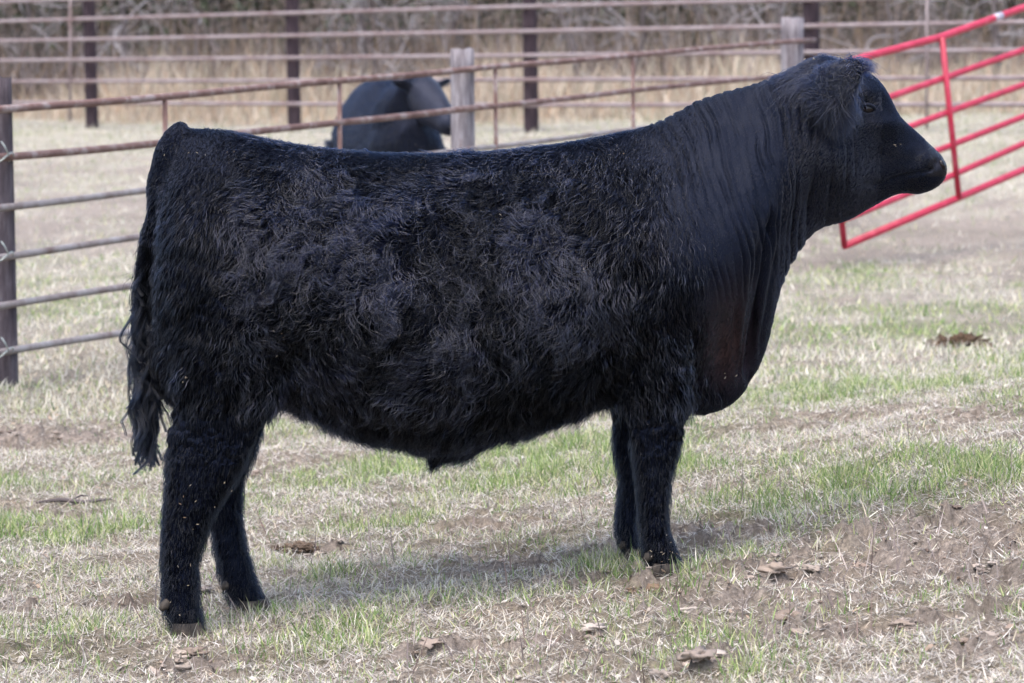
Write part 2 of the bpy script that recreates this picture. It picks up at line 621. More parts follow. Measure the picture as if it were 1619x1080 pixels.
# ------------------------------------------------------------------ clods, stems, flakes
def blob_verts(sub=1):
    import bmesh
    bm = bmesh.new()
    bmesh.ops.create_icosphere(bm, subdivisions=sub, radius=1)
    bm.verts.ensure_lookup_table()
    V = np.array([v.co[:] for v in bm.verts])
    F = np.array([[v.index for v in f.verts] for f in bm.faces])
    bm.free()
    return V, F


def blobs(name, pos, size, colr, m, flat=.6, sub=1, rough=.75):
    V0, F0 = blob_verts(sub)
    N = len(pos)
    V = V0[None] * np.ones((N, 1, 1))
    dn = vnoise((V * 1.4 + rng.uniform(0, 60, (N, 1, 3))).reshape(-1, 3)).reshape(N, -1, 1)
    dn2 = vnoise((V * 3.4 + rng.uniform(0, 60, (N, 1, 3))).reshape(-1, 3)).reshape(N, -1, 1)
    dn3 = vnoise((V * 6.5 + rng.uniform(0, 60, (N, 1, 3))).reshape(-1, 3)).reshape(N, -1, 1)
    V = V * (1 + rough * 1.6 * (dn - .5) + rough * 1.7 * (dn2 - .5) + rough * .9 * (dn3 - .5))
    V = V * np.stack([rng.uniform(.7, 1.4, N), rng.uniform(.7, 1.3, N), rng.uniform(.5, 1, N) * flat * 1.4], 1)[:, None]
    a = rng.uniform(0, 6.283, N)
    ca, sa = np.cos(a)[:, None], np.sin(a)[:, None]
    V = np.stack([V[..., 0] * ca - V[..., 1] * sa, V[..., 0] * sa + V[..., 1] * ca, V[..., 2]], 2)
    V = V * size[:, None, None] + pos[:, None]
    F = (F0[None] + (np.arange(N) * len(V0))[:, None, None]).reshape(-1)
    return mesh_np(name, V.reshape(-1, 3), F, np.full(N * len(F0), 3), m, smooth=False, col=np.repeat(colr, len(V0), 0))


n = 30000
x, y = scatter(n, 6.6, 13)
d = dirtness(x, y)
keep = rng.random(n) < d ** 2 * .8
x, y = x[keep], y[keep]
n = len(x)
s = .002 + .006 * rng.random(n) ** 3
PAL_D = np.array([[.27, .22, .18], [.22, .17, .14], [.31, .26, .22], [.18, .135, .11], [.34, .29, .25]])
tag(blobs('soil_crumbs', np.stack([x, y, height(x, y) + s * .25], 1), s, pick(PAL_D, n), m_attr),
    'crumbled dry soil and small trodden lumps in the bare patches', 'soil', kind='stuff')

n = 11000
x, y = scatter(n, 6.6, 14)
d = dirtness(x, y)
keep = rng.random(n) < sst(d, .45, .9) * .9 * sst(n2(x, y, 5.5, 2, 61), .42, .55)
x, y = x[keep], y[keep]
n = len(x)
s = .005 + .024 * rng.random(n) ** 2.2
PAL_C = np.array([[.31, .26, .22], [.27, .22, .185], [.21, .165, .135], [.35, .30, .26], [.29, .235, .195]])
tag(blobs('mud_clods', np.stack([x, y, height(x, y) + s * .15], 1), s, pick(PAL_C, n), m_attr, flat=.38, sub=3, rough=.85),
    'dry torn clods of trodden mud in the bare patches', 'mud', kind='stuff')

# curled dead leaf flakes
n = 5000
x, y = scatter(n, 6.6, 14)
s = .003 + .007 * rng.random(n) ** 2.5
a = rng.uniform(0, 6.283, n)
tl = rng.uniform(-.7, .7, (n, 2))
q = np.array([[-1, -.5, 0], [0, -.7, .35], [1, -.4, 0], [1, .4, .1], [0, .6, -.2], [-1, .5, .2]])
V = q[None] * s[:, None, None] * rng.uniform(.6, 1.3, (n, 1, 3))
V[..., 2] += V[..., 0] * tl[:, :1] + V[..., 1] * tl[:, 1:]
ca, sa = np.cos(a)[:, None], np.sin(a)[:, None]
V = np.stack([V[..., 0] * ca - V[..., 1] * sa, V[..., 0] * sa + V[..., 1] * ca, V[..., 2]], 2)
V += np.stack([x, y, height(x, y) + .008], 1)[:, None]
F = (np.array([[0, 1, 4, 5], [1, 2, 3, 4]])[None] + (np.arange(n) * 6)[:, None, None]).reshape(-1)
pal = np.array([[.46, .42, .37], [.40, .35, .30], [.30, .23, .18], [.54, .50, .45], [.36, .27, .20]])
tag(mesh_np('leaf_litter', V.reshape(-1, 3), F, np.full(2 * n, 4), m_blade, smooth=False, col=np.repeat(pick(pal, n), 6, 0)),
    'pale curled leaf scraps scattered over the grass', 'leaf litter', kind='stuff')

# thin upright dead weed stems close to the camera
n = 420
x, y = scatter(n, 7.35, 10.5, .2, 1.5)
pal = np.array([[.26, .21, .20], [.34, .28, .26], [.22, .16, .14], [.42, .36, .33]])
tag(blades('weed_stems', x, y, rng.uniform(.05, .16, n), rng.uniform(.003, .0055, n), rng.uniform(0, .6, n), rng.uniform(0, 6.283, n),
           rng.uniform(-.3, .4, n), pick(pal, n), seg=4), 'thin brown dead weed stems standing up out of the grass', 'weed stems', kind='stuff')


# ------------------------------------------------------------------ the bull
TH = R(5)
BO = np.array([-0.95, 8.68, 0.0])
BF = np.array([math.cos(TH), math.sin(TH), 0])
BL = np.array([-math.sin(TH), math.cos(TH), 0])


def side(px, py, v=0.0):
    """point (u, z) of the bull's own upright long plane, moved v to its far side"""
    d = ray(px, py)
    t = ((BO + BL * v - C0) @ BL) / (d @ BL)
    p = C0 + d * np.asarray(t)[..., None]
    return (p - BO) @ BF, p[..., 2]


def curve(xs, keys):
    k = np.array(keys, float)
    r = np.stack([np.interp(xs, k[:, 0], k[:, j]) for j in range(1, k.shape[1])], 1)
    return r


def smooth1(a, n):
    for _ in range(n):
        b = a.copy()
        b[1:-1] = (a[:-2] + 2 * a[1:-1] + a[2:]) / 4
        a = b
    return a


OUT = [(244, 440, 520), (248, 345, 590), (256, 285, 612), (266, 250, 625), (280, 222, 640), (297, 205, 650), (330, 203, 652), (400, 216, 648), (450, 227, 636), (480, 232, 648),
       (540, 239, 676), (600, 243, 695), (660, 244, 708), (700, 244, 709), (760, 242, 700), (820, 237, 683), (880, 229, 665), (940, 219, 643), (1000, 206, 634), (1050, 190, 640),
       (1080, 172, 650), (1110, 156, 658), (1140, 146, 650), (1165, 140, 636), (1183, 135, 612), (1190, 133, 600), (1205, 129, 575), (1218, 124, 535), (1228, 119, 480), (1240, 114, 440),
       (1255, 107, 408), (1270, 98, 386), (1285, 91, 369), (1300, 87, 359), (1325, 94, 353), (1345, 103, 346), (1367, 112, 333), (1385, 124, 323), (1397, 139, 316), (1407, 157, 311),
       (1415, 177, 307), (1428, 191, 305), (1448, 208, 307), (1460, 219, 306), (1473, 231, 301), (1482, 239, 296), (1488, 245, 290), (1494, 257, 281)]
WID = [(244, .05, .07, .08, .07, .05), (250, .11, .15, .17, .14, .08), (266, .17, .21, .23, .19, .10), (300, .21, .26, .275, .23, .13), (400, .21, .28, .30, .27, .17),
       (480, .20, .29, .315, .27, .18), (600, .25, .34, .35, .28, .17), (700, .27, .36, .365, .28, .16), (820, .25, .34, .355, .28, .14), (940, .19, .29, .325, .26, .12),
       (1040, .14, .25, .31, .22, .09), (1110, .09, .20, .27, .19, .085), (1165, .06, .13, .24, .17, .085), (1190, .045, .10, .21, .16, .085), (1212, .03, .07, .17, .15, .085), (1235, .03, .075, .15, .145, .085),
       (1270, .05, .10, .13, .13, .09), (1320, .06, .10, .12, .125, .10), (1370, .05, .085, .10, .115, .105), (1405, .045, .07, .083, .092, .085),
       (1440, .045, .058, .064, .066, .055), (1478, .05, .06, .066, .062, .045), (1494, .03, .04, .045, .04, .03)]
xs = np.concatenate([[244, 246, 248, 251, 255], np.arange(260, 1180, 6.0), np.arange(1180, 1484, 4.0), [1485, 1488, 1491, 1494]])
o_ = curve(xs, OUT)
o_ = smooth1(o_, 2)
wk = smooth1(curve(xs, WID), 6)
body = MB()
rings_ = []
tk = [0, .25, .5, .75, 1]
for i, px in enumerate(xs):
    ut, zt = side(px, o_[i, 0])
    ub, zb = side(px, o_[i, 1])
    rg = []
    tab = smooth1(np.interp(np.linspace(0, 1, 101), tk, wk[i])[:, None], 160)[:, 0]
    for j in range(48):
        ph = 2 * math.pi * j / 48
        t = (1 - math.cos(ph)) / 2
        wv = np.interp(t, np.linspace(0, 1, 101), tab) * abs(math.sin(ph)) ** .75
        v = -wv if ph < math.pi else wv
        rg.append(((1 - t) * ub + t * ut, v, (1 - t) * zb + t * zt))
    rings_.append(rg)
body.rings(rings_[::-1])


def leg(keys, v, th, k=20, flare=None):
    rg = []
    ks = np.array(keys, float)
    ys = np.arange(ks[0, 0], ks[-1, 0] + .1, 12)
    e = smooth1(curve(ys, keys), 1)
    for i, yy in enumerate(ys):
        ul, z1 = side(e[i, 0], yy, v)
        ur, z2 = side(e[i, 1], yy, v)
        f = i / (len(ys) - 1)
        tt = np.interp(f, np.linspace(0, 1, len(th)), th)
        vv = v if flare is None else v + flare * (1 - f)
        rg.append([((ul + ur) / 2 + math.cos(a) * (ur - ul) / 2, vv + math.sin(a) * tt, (z1 + z2) / 2) for a in np.linspace(0, 2 * math.pi, k, endpoint=False)])
    body.rings(rg)


LEGS = {
    'near_hind': ([(470, 300, 450), (540, 275, 465), (600, 270, 455), (640, 274, 438), (680, 268, 414), (725, 262, 396), (762, 261, 372), (800, 260, 345), (837, 256, 329), (870, 256, 318), (900, 257, 313), (930, 257, 313), (955, 258, 316), (978, 263, 320), (992, 268, 324)], -.17, [.12, .11, .085, .062, .05, .05, .052]),
    'far_hind': ([(470, 320, 430), (600, 320, 440), (680, 310, 420), (725, 312, 400), (762, 318, 384), (800, 325, 380), (850, 335, 386), (880, 342, 393), (908, 347, 402), (930, 353, 409), (948, 364, 416), (960, 372, 424)], .16, [.12, .11, .085, .062, .05, .05, .052]),
    'near_front': ([(430, 990, 1110), (540, 985, 1100), (600, 990, 1094), (640, 990, 1089), (690, 995, 1077), (735, 1003, 1067), (772, 1008, 1057), (809, 1010, 1055), (846, 1012, 1058), (870, 1018, 1068), (888, 1024, 1074), (898, 1030, 1078)], -.15, [.10, .10, .075, .055, .048, .045, .05]),
    'far_front': ([(430, 960, 1060), (600, 962, 1050), (640, 964, 1045), (698, 970, 1038), (735, 976, 1026), (772, 980, 1016), (809, 975, 1008), (840, 973, 1004), (858, 980, 1008), (876, 990, 1016)], .15, [.10, .10, .075, .055, .048, .045, .05]),
}
for kx, (keys, v, th) in LEGS.items():
    leg(keys, v, th)

# tail
tp = [(300, 214), (280, 222), (264, 245), (252, 285), (244, 330), (237, 380), (233, 430), (232, 480), (236, 530), (240, 580), (241, 620)]
tr_ = [.05, .045, .04, .034, .029, .025, .022, .020, .018, .015, .010]
body.tube([(side(a, b_)[0], 0, side(a, b_)[1]) for a, b_ in tp], tr_, 12)


# ears: a leaf-shaped cup standing out from the head
def ear(sgn):
    ks_ = [(1288, 150, .10, .032), (1300, 143, .14, .047), (1315, 134, .175, .055), (1331, 123, .205, .055), (1347, 109, .225, .044), (1359, 97, .235, .020)]
    au, az_ = side(1288, 150, -.15)
    bu, bz = side(1357, 101, -.15)
    ln = math.hypot(bu - au, bz - az_)
    du, dz = (bu - au) / ln, (bz - az_) / ln
    rg = []
    for (a, b_, v, h_) in ks_:
        u0, z0 = side(a, b_, -v)
        ring = []
        for t in np.linspace(0, 2 * math.pi, 16, endpoint=False):
            c_, s_ = math.cos(t), math.sin(t)
            ring.append((u0 + c_ * h_ * dz, sgn * (v + .55 * h_ * c_ - .25 * h_ * c_ * c_ - s_ * .010), z0 - c_ * h_ * du))
        rg.append(ring)
    body.rings(rg)


ear(-1)
ear(1)
# sheath under the belly
u0, z0 = side(682, 700)
body.tube([(u0 + .16, 0, z0 + .05), (u0 + .08, 0, z0 + .012), (u0 + .02, 0, z0 - .015), (u0 - .002, 0, z0 - .052)], [.05, .05, .036, .018], 12)
# poll
u0, z0 = side(1300, 104)
body.tube([(u0 - .05, 0, z0 - .02), (u0, 0, z0), (u0 + .05, 0, z0 - .02)], [.03, .035, .02], 10)

src = body.build('source', None)
md = src.modifiers.new('r', 'REMESH')
md.mode = 'VOXEL'
md.voxel_size = .0075
md.use_smooth_shade = True
dg = bpy.context.evaluated_depsgraph_get()
me = bpy.data.meshes.new_from_object(src.evaluated_get(dg))
bpy.data.objects.remove(src)


def arrays(me):
    V = np.empty(len(me.vertices) * 3, np.float32)
    me.vertices.foreach_get('co', V)
    E = np.empty(len(me.edges) * 2, np.int32)
    me.edges.foreach_get('vertices', E)
    return V.reshape(-1, 3).astype(float), E.reshape(-1, 2)


def lap(V, E, it, lam=.5, wgt=None):
    n = len(V)
    deg = np.bincount(E.ravel(), minlength=n).astype(float)[:, None]
    for _ in range(it):
        S = np.stack([np.bincount(E[:, 0], V[E[:, 1], k], n) + np.bincount(E[:, 1], V[E[:, 0], k], n) for k in range(3)], 1)
        dlt = lam * (S / deg - V)
        V = V + (dlt if wgt is None else dlt * wgt[:, None])
    return V


def vnormals(V, E, me):
    me.vertices.foreach_set('co', V.astype(np.float32).ravel())
    me.update()
    N = np.empty(len(V) * 3, np.float32)
    me.vertex_normals.foreach_get('vector', N)
    return N.reshape(-1, 3).astype(float)


V, E = arrays(me)
# side chart: 580 units to the metre, drawn so that it reads like the bull's side view
ua, za = side(300, 300, -.14)
ub, zb = side(1400, 300, -.14)
uc, zc = side(800, 900, -.14)
KU = (1400 - 300) / (ub - ua)
KZ = (900 - 300) / (side(800, 300, -.14)[1] - zc)
Z300 = side(800, 300, -.14)[1]


def chart(V):
    return 300 + (V[:, 0] - ua) * KU, 300 + (Z300 - V[:, 2]) * KZ


cx, cy = chart(V)
wsm = np.where(cx > 1340, .22, 1.0)
V = lap(V, E, 14, .5, wsm)
BUMPS = [(330, 420, 80, 150, .020), (455, 575, 45, 60, -.035), (425, 262, 45, 28, .014), (640, 470, 170, 150, .012), (945, 540, 24, 110, -.022),
         (1050, 470, 70, 130, .022), (1140, 570, 30, 70, -.045), (1195, 450, 9, 130, -.02), (350, 640, 40, 50, -.01), (520, 300, 70, 20, -.012), (1000, 300, 60, 50, .008),
         (1322, 258, 34, 46, .036), (1380, 147, 22, 9, .016), (1374, 172, 15, 11, -.012), (1350, 170, 10, 22, -.012), (1405, 200, 34, 9, .014), (1398, 250, 24, 28, -.020),
         (1405, 172, 9, 16, -.010), (1300, 190, 30, 22, -.022), (1477, 256, 13, 17, .013), (1452, 276, 24, 12, .008), (1402, 294, 40, 6, -.008), (1440, 226, 24, 13, -.006), (1490, 264, 4.5, 8, -.016),
         (1285, 330, 10, 30, -.014), (1362, 300, 22, 20, .008)]
cx, cy = chart(V)
sg = np.sign(V[:, 1])
mid = sst(np.abs(V[:, 1]), .0, .05)
dv = np.zeros(len(V))
for (a, b_, ra, rb, am) in BUMPS:
    dv += am * np.exp(-((cx - a) / ra) ** 2 - ((cy - b_) / rb) ** 2)
earm = (np.abs(V[:, 1]) > .135) & (cx > 1260) & (cx < 1400) & (cy < 200)
dv[earm] = 0
V[:, 1] += sg * dv * mid
V = lap(V, E, 2, .5)

me.vertices.foreach_set('co', V.astype(np.float32).ravel())
tmp = bpy.data.objects.new('tmp', me)
COL.objects.link(tmp)
sb = tmp.modifiers.new('s', 'SUBSURF')
sb.levels = 1
sb.render_levels = 1
me2 = bpy.data.meshes.new_from_object(tmp.evaluated_get(bpy.context.evaluated_depsgraph_get()))
bpy.data.objects.remove(tmp)
me = me2
V, E = arrays(me)
cx, cy = chart(V)
sg = np.sign(V[:, 1])
earm = (np.abs(V[:, 1]) > .135) & (cx > 1260) & (cx < 1400) & (cy < 200)

# fine forms along the normal: skin folds of the neck, small muscles, coat lumps
Nn = vnormals(V, E, me)
cx, cy = chart(V)
p2 = np.stack([cx / 100, cy / 100, sg * 3.0], 1)
wq = (fbm(p2, .9, 3, 3) - .5)
wq2 = (fbm(p2, 3.0, 2, 9) - .5)
tdown = (cy - 140) / 300
q = cx - (62 + 35 * sst(cx, 1240, 1080)) * np.clip(tdown, 0, 1.3) ** 1.15 * sst(cx, 1290, 1200)
ph = q / 17.5 + wq * 2.4 + wq2 * .25
fr = ph - np.floor(ph)
fold = -np.exp(-((fr - .5) / .17) ** 2) + .45
rid = np.floor(ph).astype(int)
strn = .35 + .9 * np.random.default_rng(5).random(4096)[(rid + 500) % 4096]
strn *= (.12 + .88 * sst(fbm(p2 * np.array([1.6, .7, 1]), 2.2, 3, 33), .36, .62))
nm = sst(cx, 1010, 1080) * (1 - sst(cy, 400, 500)) * (1 - sst(cx, 1262, 1300) * .8) * (1 - sst(cx, 1335, 1350)) * (1 - earm)
nm = nm * sst(cy, 85, 150)
disp = .009 * fold * strn * nm
# long dewlap folds
for (x0, y0, x1, y1, wd_, dp) in [(1216, 350, 1192, 600, 6.5, .028), (1232, 400, 1212, 560, 5, .008), (1195, 380, 1178, 610, 6, .009), (1290, 240, 1284, 350, 4, .007), (1312, 210, 1318, 345, 3, .005),
                                  (1334, 190, 1342, 300, 3, .005), (1348, 190, 1356, 280, 2.5, .004), (1262, 200, 1256, 380, 4, .006), (1240, 180, 1236, 380, 4, .006), (1160, 480, 1172, 600, 9, .008)]:
    tt = np.clip((cy - y0) / (y1 - y0), 0, 1)
    dx = cx - (x0 + (x1 - x0) * tt) - 5 * wq2
    disp -= dp * np.exp(-(dx / wd_) ** 2) * sst(cy, y0 - 25, y0 + 25) * (1 - sst(cy, y1 - 20, y1 + 25)) * (~earm)
# mouth line
ml = 281 + (1452 - cx) * .22
disp -= .013 * np.exp(-((cy - ml) / 3.2) ** 2) * sst(cx, 1405, 1425) * (cx < 1486)
coat = (1 - sst(cx, 990, 1060) * (1 - sst(cy, 470, 560))) * (cy < 720) * (1 - sst(cx, 1110, 1140))
lump = fbm(np.stack([cx / 100, cy / 100, V[:, 1] * 6], 1), 3.2, 3, 60) - .5
lump2 = np.abs(fbm(np.stack([cx / 100, cy / 100, V[:, 1] * 6], 1), 5.0, 2, 160) - .5)
disp += (.026 * lump - .032 * (.12 - np.minimum(lump2, .12))) * coat * sst(cy, 250, 320)
low = (cy > 640) * (cx < 1110)
disp += .007 * (fbm(V, 30, 2, 3) - .5) * low
V = V + Nn * disp[:, None]
V = lap(V, E, 1, .3)

cx, cy = chart(V)
base = np.array([.0024, .0034, .0075])
colv = np.tile(base, (len(V), 1))
br = np.exp(-((cx - 1150) / 45) ** 2 - ((cy - 545) / 70) ** 2)[:, None]
colv = colv * (1 - br) + np.array([.042, .023, .020]) * br
dust = (sst(cy, 120, 150) * 0 + 1) * nm * sst(fbm(p2, 4, 3, 70), .55, .75)
colv += np.array([.010, .010, .010]) * dust[:, None] * .3
nose = (sst(cx, 1470, 1482) * (cy < 285))[:, None]
colv = colv * (1 - nose) + np.array([.012, .011, .012]) * nose
Nn = vnormals(V, E, me)
a = me.attributes.new('Col', 'FLOAT_COLOR', 'POINT')
a.data.foreach_set('color', np.concatenate([colv, 1 - .6 * nose], 1).astype(np.float32).ravel())
me.materials.clear()
me.materials.append(m_hide)
me.polygons.foreach_set('use_smooth', np.ones(len(me.polygons), bool))
bull = empty('bull', tuple(BO), TH)
tag(bull, 'large black bull with a curly coat standing side-on in the foreground', 'bull')
me.name = 'body'
body_o = bpy.data.objects.new('body', me)
COL.objects.link(body_o)
body_o.parent = bull


# eyes
def eye(sgn):
    u, z_ = side(1374, 172, -.11)
    i = np.argmin((V[:, 0] - u) ** 2 + (V[:, 2] - z_) ** 2 + (V[:, 1] * sgn < 0) * 9)
    c = V[i]
    mb = MB()
    c = c + np.array([0, sgn * .003, 0])
    rg = []
    for k in range(1, 12):
        la = math.pi * k / 12
        rg.append([(c[0] + .019 * math.sin(la) * math.cos(a_), c[1] - sgn * .008 + .016 * math.sin(la) * math.sin(a_), c[2] + .016 * math.cos(la)) for a_ in np.linspace(0, 2 * math.pi, 20, endpoint=False)])
    mb.rings(rg[::-1])
    e = mb.build('eye', m_eye, bull)
    for (dz, rr0, th_) in ((.013, .022, .0055), (-.014, .021, .0035)):
        lid = MB()
        pts = []
        for t in np.linspace(-1, 1, 11):
            pts.append((c[0] + t * rr0, c[1] + sgn * (.008 * (1 - t * t)) - sgn * .003, c[2] + dz * (1 - t * t) ** .6 - .001 - .003 * t))
        lid.tube(pts, [.002] + [th_] * 9 + [.002], 8)
        lo = lid.build('eyelid', m_hide, bull)
        a = lo.data.attributes.new('Col', 'FLOAT_COLOR', 'POINT')
        a.data.foreach_set('color', np.tile([.010, .011, .016, 1], len(lo.data.vertices)).astype(np.float32))


eye(-1)
eye(1)


# nostrils: dark wet openings at the front of the muzzle
def nostril(sgn):
    u, z_ = side(1488, 264, -.05)
    i = np.argmin((V[:, 0] - u) ** 2 + (V[:, 2] - z_) ** 2 + (V[:, 1] - sgn * .042) ** 2)
    c = V[i]
    mb = MB()
    rg = []
    for la in np.linspace(.2, 2.94, 8):
        rg.append([(c[0] - .004 + .009 * math.sin(la) * math.cos(t) - .004 * math.cos(la), c[1] + .008 * math.sin(la) * math.sin(t), c[2] + .015 * math.cos(la)) for t in np.linspace(0, 2 * math.pi, 14, endpoint=False)])
    mb.rings(rg[::-1])
    mb.build('nostril', m_eye, bull)


nostril(-1)
nostril(1)


# hooves: two claws each, with dew claws behind
def hoof(px, py, v, wpx, dewy, dewx):
    ul, z0 = side(px - wpx / 2, py, v)
    ur, _ = side(px + wpx / 2, py, v)
    mb = MB()
    for s_ in (-1, 1):
        rg = []
        for f, lf, zz in ((0, .98, -.03), (.3, .94, -.008), (.7, .84, .012), (1, .74, .032)):
            mid_ = ul + (ur - ul) * (.5 - .06 * f)
            hl = (ur - ul) / 2 * lf * 1.08
            rg.append([(mid_ + math.cos(t) * hl + .010 * (1 - f), v + s_ * .027 + math.sin(t) * .025, z0 + zz) for t in np.linspace(0, 2 * math.pi, 16, endpoint=False)])
        mb.rings(rg)
    mb.build('hoof', m_hoof, bull)
    for s_ in (-1, 1):
        ud, zd = side(dewx, dewy, v)
        d_ = MB()
        d_.tube([(ud + .018, v + s_ * .024, zd + .014), (ud + .003, v + s_ * .026, zd + .003), (ud - .008, v + s_ * .026, zd - .008)], [.015, .014, .006], 10)
        d_.build('dewclaw', m_hoof, bull)


hoof(298, 1000, -.17, 56, 957, 258)
hoof(403, 964, .16, 54, 925, 356)
hoof(1054, 906, -.15, 54, 880, 1021)
hoof(1008, 882, .15, 48, 860, 983)

# ------------------------------------------------------------------ the bull's coat: real hair curves rooted on the hide
F = np.empty(len(me.loops), np.int32)
me.loops.foreach_get('vertex_index', F)
me.calc_loop_triangles()
T = np.empty(len(me.loop_triangles) * 3, np.int32)
me.loop_triangles.foreach_get('vertices', T)
T = T.reshape(-1, 3)
A = np.linalg.norm(np.cross(V[T[:, 1]] - V[T[:, 0]], V[T[:, 2]] - V[T[:, 0]]), axis=1)
hrng = np.random.default_rng(21)


def roots(n, dens):
    w_ = A * dens[T].mean(1)
    w_ = w_ / w_.sum()
    i = hrng.choice(len(T), n, p=w_)
    r1, r2 = hrng.random(n), hrng.random(n)
    s_ = np.sqrt(r1)
    bc = np.stack([1 - s_, s_ * (1 - r2), s_ * r2], 1)
    p = (V[T[i]] * bc[..., None]).sum(1)
    nn_ = (Nn[T[i]] * bc[..., None]).sum(1)
    return p, nn_ / np.linalg.norm(nn_, axis=1)[:, None]


def curves(name, pts, rad, m, parent):
    N, K, _ = pts.shape
    c = bpy.data.hair_curves.new(name)
    c.add_curves([K] * N)
    c.position_data.foreach_set('vector', pts.astype(np.float32).ravel())
    at = c.attributes.get('radius') or c.attributes.new('radius', 'FLOAT', 'POINT')
    at.data.foreach_set('value', rad.astype(np.float32).ravel())
    c.materials.append(m)
    o = bpy.data.objects.new(name, c)
    COL.objects.link(o)
    o.parent = parent
    return o


def cell_centres(p, size):
    """nearest jittered cell point (clump centre) in 3-D"""
    g = np.floor(p / size).astype(int)
    best = np.full(len(p), 1e9)
    out = p.copy()
    cid = np.zeros(len(p))
    for dx in (-1, 0, 1):
        for dy in (-1, 0, 1):
            for dz in (-1, 0, 1):
                c = g + np.array([dx, dy, dz])
                j = np.stack([_perm[(c[:, 0] + 5 * k) & 63, (c[:, 1] + 11 * k) & 63, (c[:, 2] + 23 * k) & 63] for k in (1, 2, 3)], 1)
                q = (c + j) * size
                dd = ((q - p) ** 2).sum(1)
                m_ = dd < best
                best[m_] = dd[m_]
                out[m_] = q[m_]
                cid[m_] = j[m_, 0]
    return out, cid


def grow(p, nn_, L, dirs, lift, clump, wave, wlen, K=7, csize=.02, droop=0.0, frizz=.15, loose=.45):
    """dirs: comb direction (3-D); returns pts N,K,3"""
    n = len(p)
    tdir = dirs - nn_ * (dirs * nn_).sum(1)[:, None]
    tdir += hrng.normal(0, frizz, (n, 3))
    tdir -= nn_ * (tdir * nn_).sum(1)[:, None] * .8
    tdir /= np.linalg.norm(tdir, axis=1)[:, None] + 1e-9
    bi = np.cross(nn_, tdir)
    cc, cid = cell_centres(p, csize)
    off = cc - p
    off -= nn_ * (off * nn_).sum(1)[:, None]
    s_ = np.linspace(0, 1, K)
    pts = np.zeros((n, K, 3))
    ph = 26 * fbm(p * np.array([1, .6, 1]), 9.0, 2, 55) + hrng.normal(0, loose, n) + (cid - .5) * 2.2
    up = nn_ * (1 - .3)
    for k, t in enumerate(s_):
        q = p + tdir * (L * t)[:, None] + nn_ * (L * lift * np.ones(n) * math.sin(min(t * 1.15, 1) * math.pi * .62))[:, None]
        q = q + bi * (L * wave * np.sin(ph + t * wlen) * t ** .7)[:, None] + nn_ * (L * wave * .45 * np.cos(ph * 1.3 + t * wlen) * t)[:, None]
        q = q + off * (np.ones(n) * clump * t ** 1.2)[:, None]
        q[:, 2] -= L * droop * t * t
        pts[:, k] = q
    pts[:, 0] -= nn_ * .002
    return pts


def radii(n, K, r0, tip=.25):
    t = np.linspace(0, 1, K)
    return np.tile(r0 * ((1 - t) * 1 + tip * t), (n, 1)) * hrng.uniform(.7, 1.3, (n, 1))


cx, cy = chart(V)
top = np.interp(cx, [k[0] for k in OUT], [k[1] for k in OUT])
belly = np.interp(cx, [k[0] for k in OUT], [k[2] for k in OUT])
bn = 220 * (fbm(np.stack([cx / 100, cy / 100, sg], 1), 1.6, 3, 77) - .5)
slick = sst(cx + bn, 905, 1135) * (1 - sst(cy, 470, 560) * (1 - sst(cx, 1090, 1120)))
slick = np.maximum(slick, sst(cx + .3 * bn, 1100, 1140))
legm = ((cy > 640) & (cx < 1105) & ((cx < 452) | (cx > 955))).astype(float)
topm = (1 - sst(cy - top, 14, 42)) * (cx < 1000) * (cx > 380)
rear = (1 - sst(cx, 330, 385)) * (1 - legm)
nearw = np.where(V[:, 1] < .06, 1.0, .45)
earv = earm.astype(float)


def attr_at(p, vals):
    """nearest-vertex lookup through the side chart would be ambiguous; re-evaluate from formulas instead"""


def zones(p):
    cx, cy = chart(p)
    top = np.interp(cx, [k[0] for k in OUT], [k[1] for k in OUT])
    bel = np.interp(cx, [k[0] for k in OUT], [k[2] for k in OUT])
    return cx, cy, top, bel


# long wavy coat of the trunk, shaggy legs
def comb(q):
    cx, cy, top, bel = zones(q)
    pc = np.stack([cx / 100, cy / 100, q[:, 1] * 5], 1)
    a1 = fbm(pc, 1.7, 2, 5) - .5
    a2 = fbm(pc, 4.5, 2, 15) - .5
    curly = np.exp(-np.clip((cx - 620) / 340, -9, 9) ** 4 - ((cy - 400) / 200) ** 4) * sst(cx, 325, 400)
    rearz = 1 - sst(cx, 335, 400)
    leg_ = (cy > 640) & ((cx < 452) | (cx > 950))
    ang0 = np.where(leg_, 100, np.where(rearz > .5, 112, 128 - 25 * sst(cy, 350, 600)))          # 90 = down, 180 = to the tail
    ang0 = ang0 - 30 * sst(cx, 850, 960) * (cy < 640) * (~leg_)
    ang = np.radians(ang0 + (60 + 300 * curly) * a1 + (30 + 110 * curly) * a2)
    dirs = np.stack([np.cos(ang), np.zeros_like(ang), -np.sin(ang)], 1)
    L = np.where(leg_, .015, .046) * (1 - .35 * rearz * (~leg_))
    L = L * (1 - .45 * rearz * (~leg_) * sst(cy, 420, 260)) * np.where(cy - top < 60, .6, 1.0) * (1 - .35 * sst(cy, 860, 960)) * (.7 + .6 * fbm(pc, 3, 2, 80))
    L = L * (1 - .45 * sst(cx, 900, 1060) * (cy < 600))
    return dirs, L, curly, rearz, leg_, cy


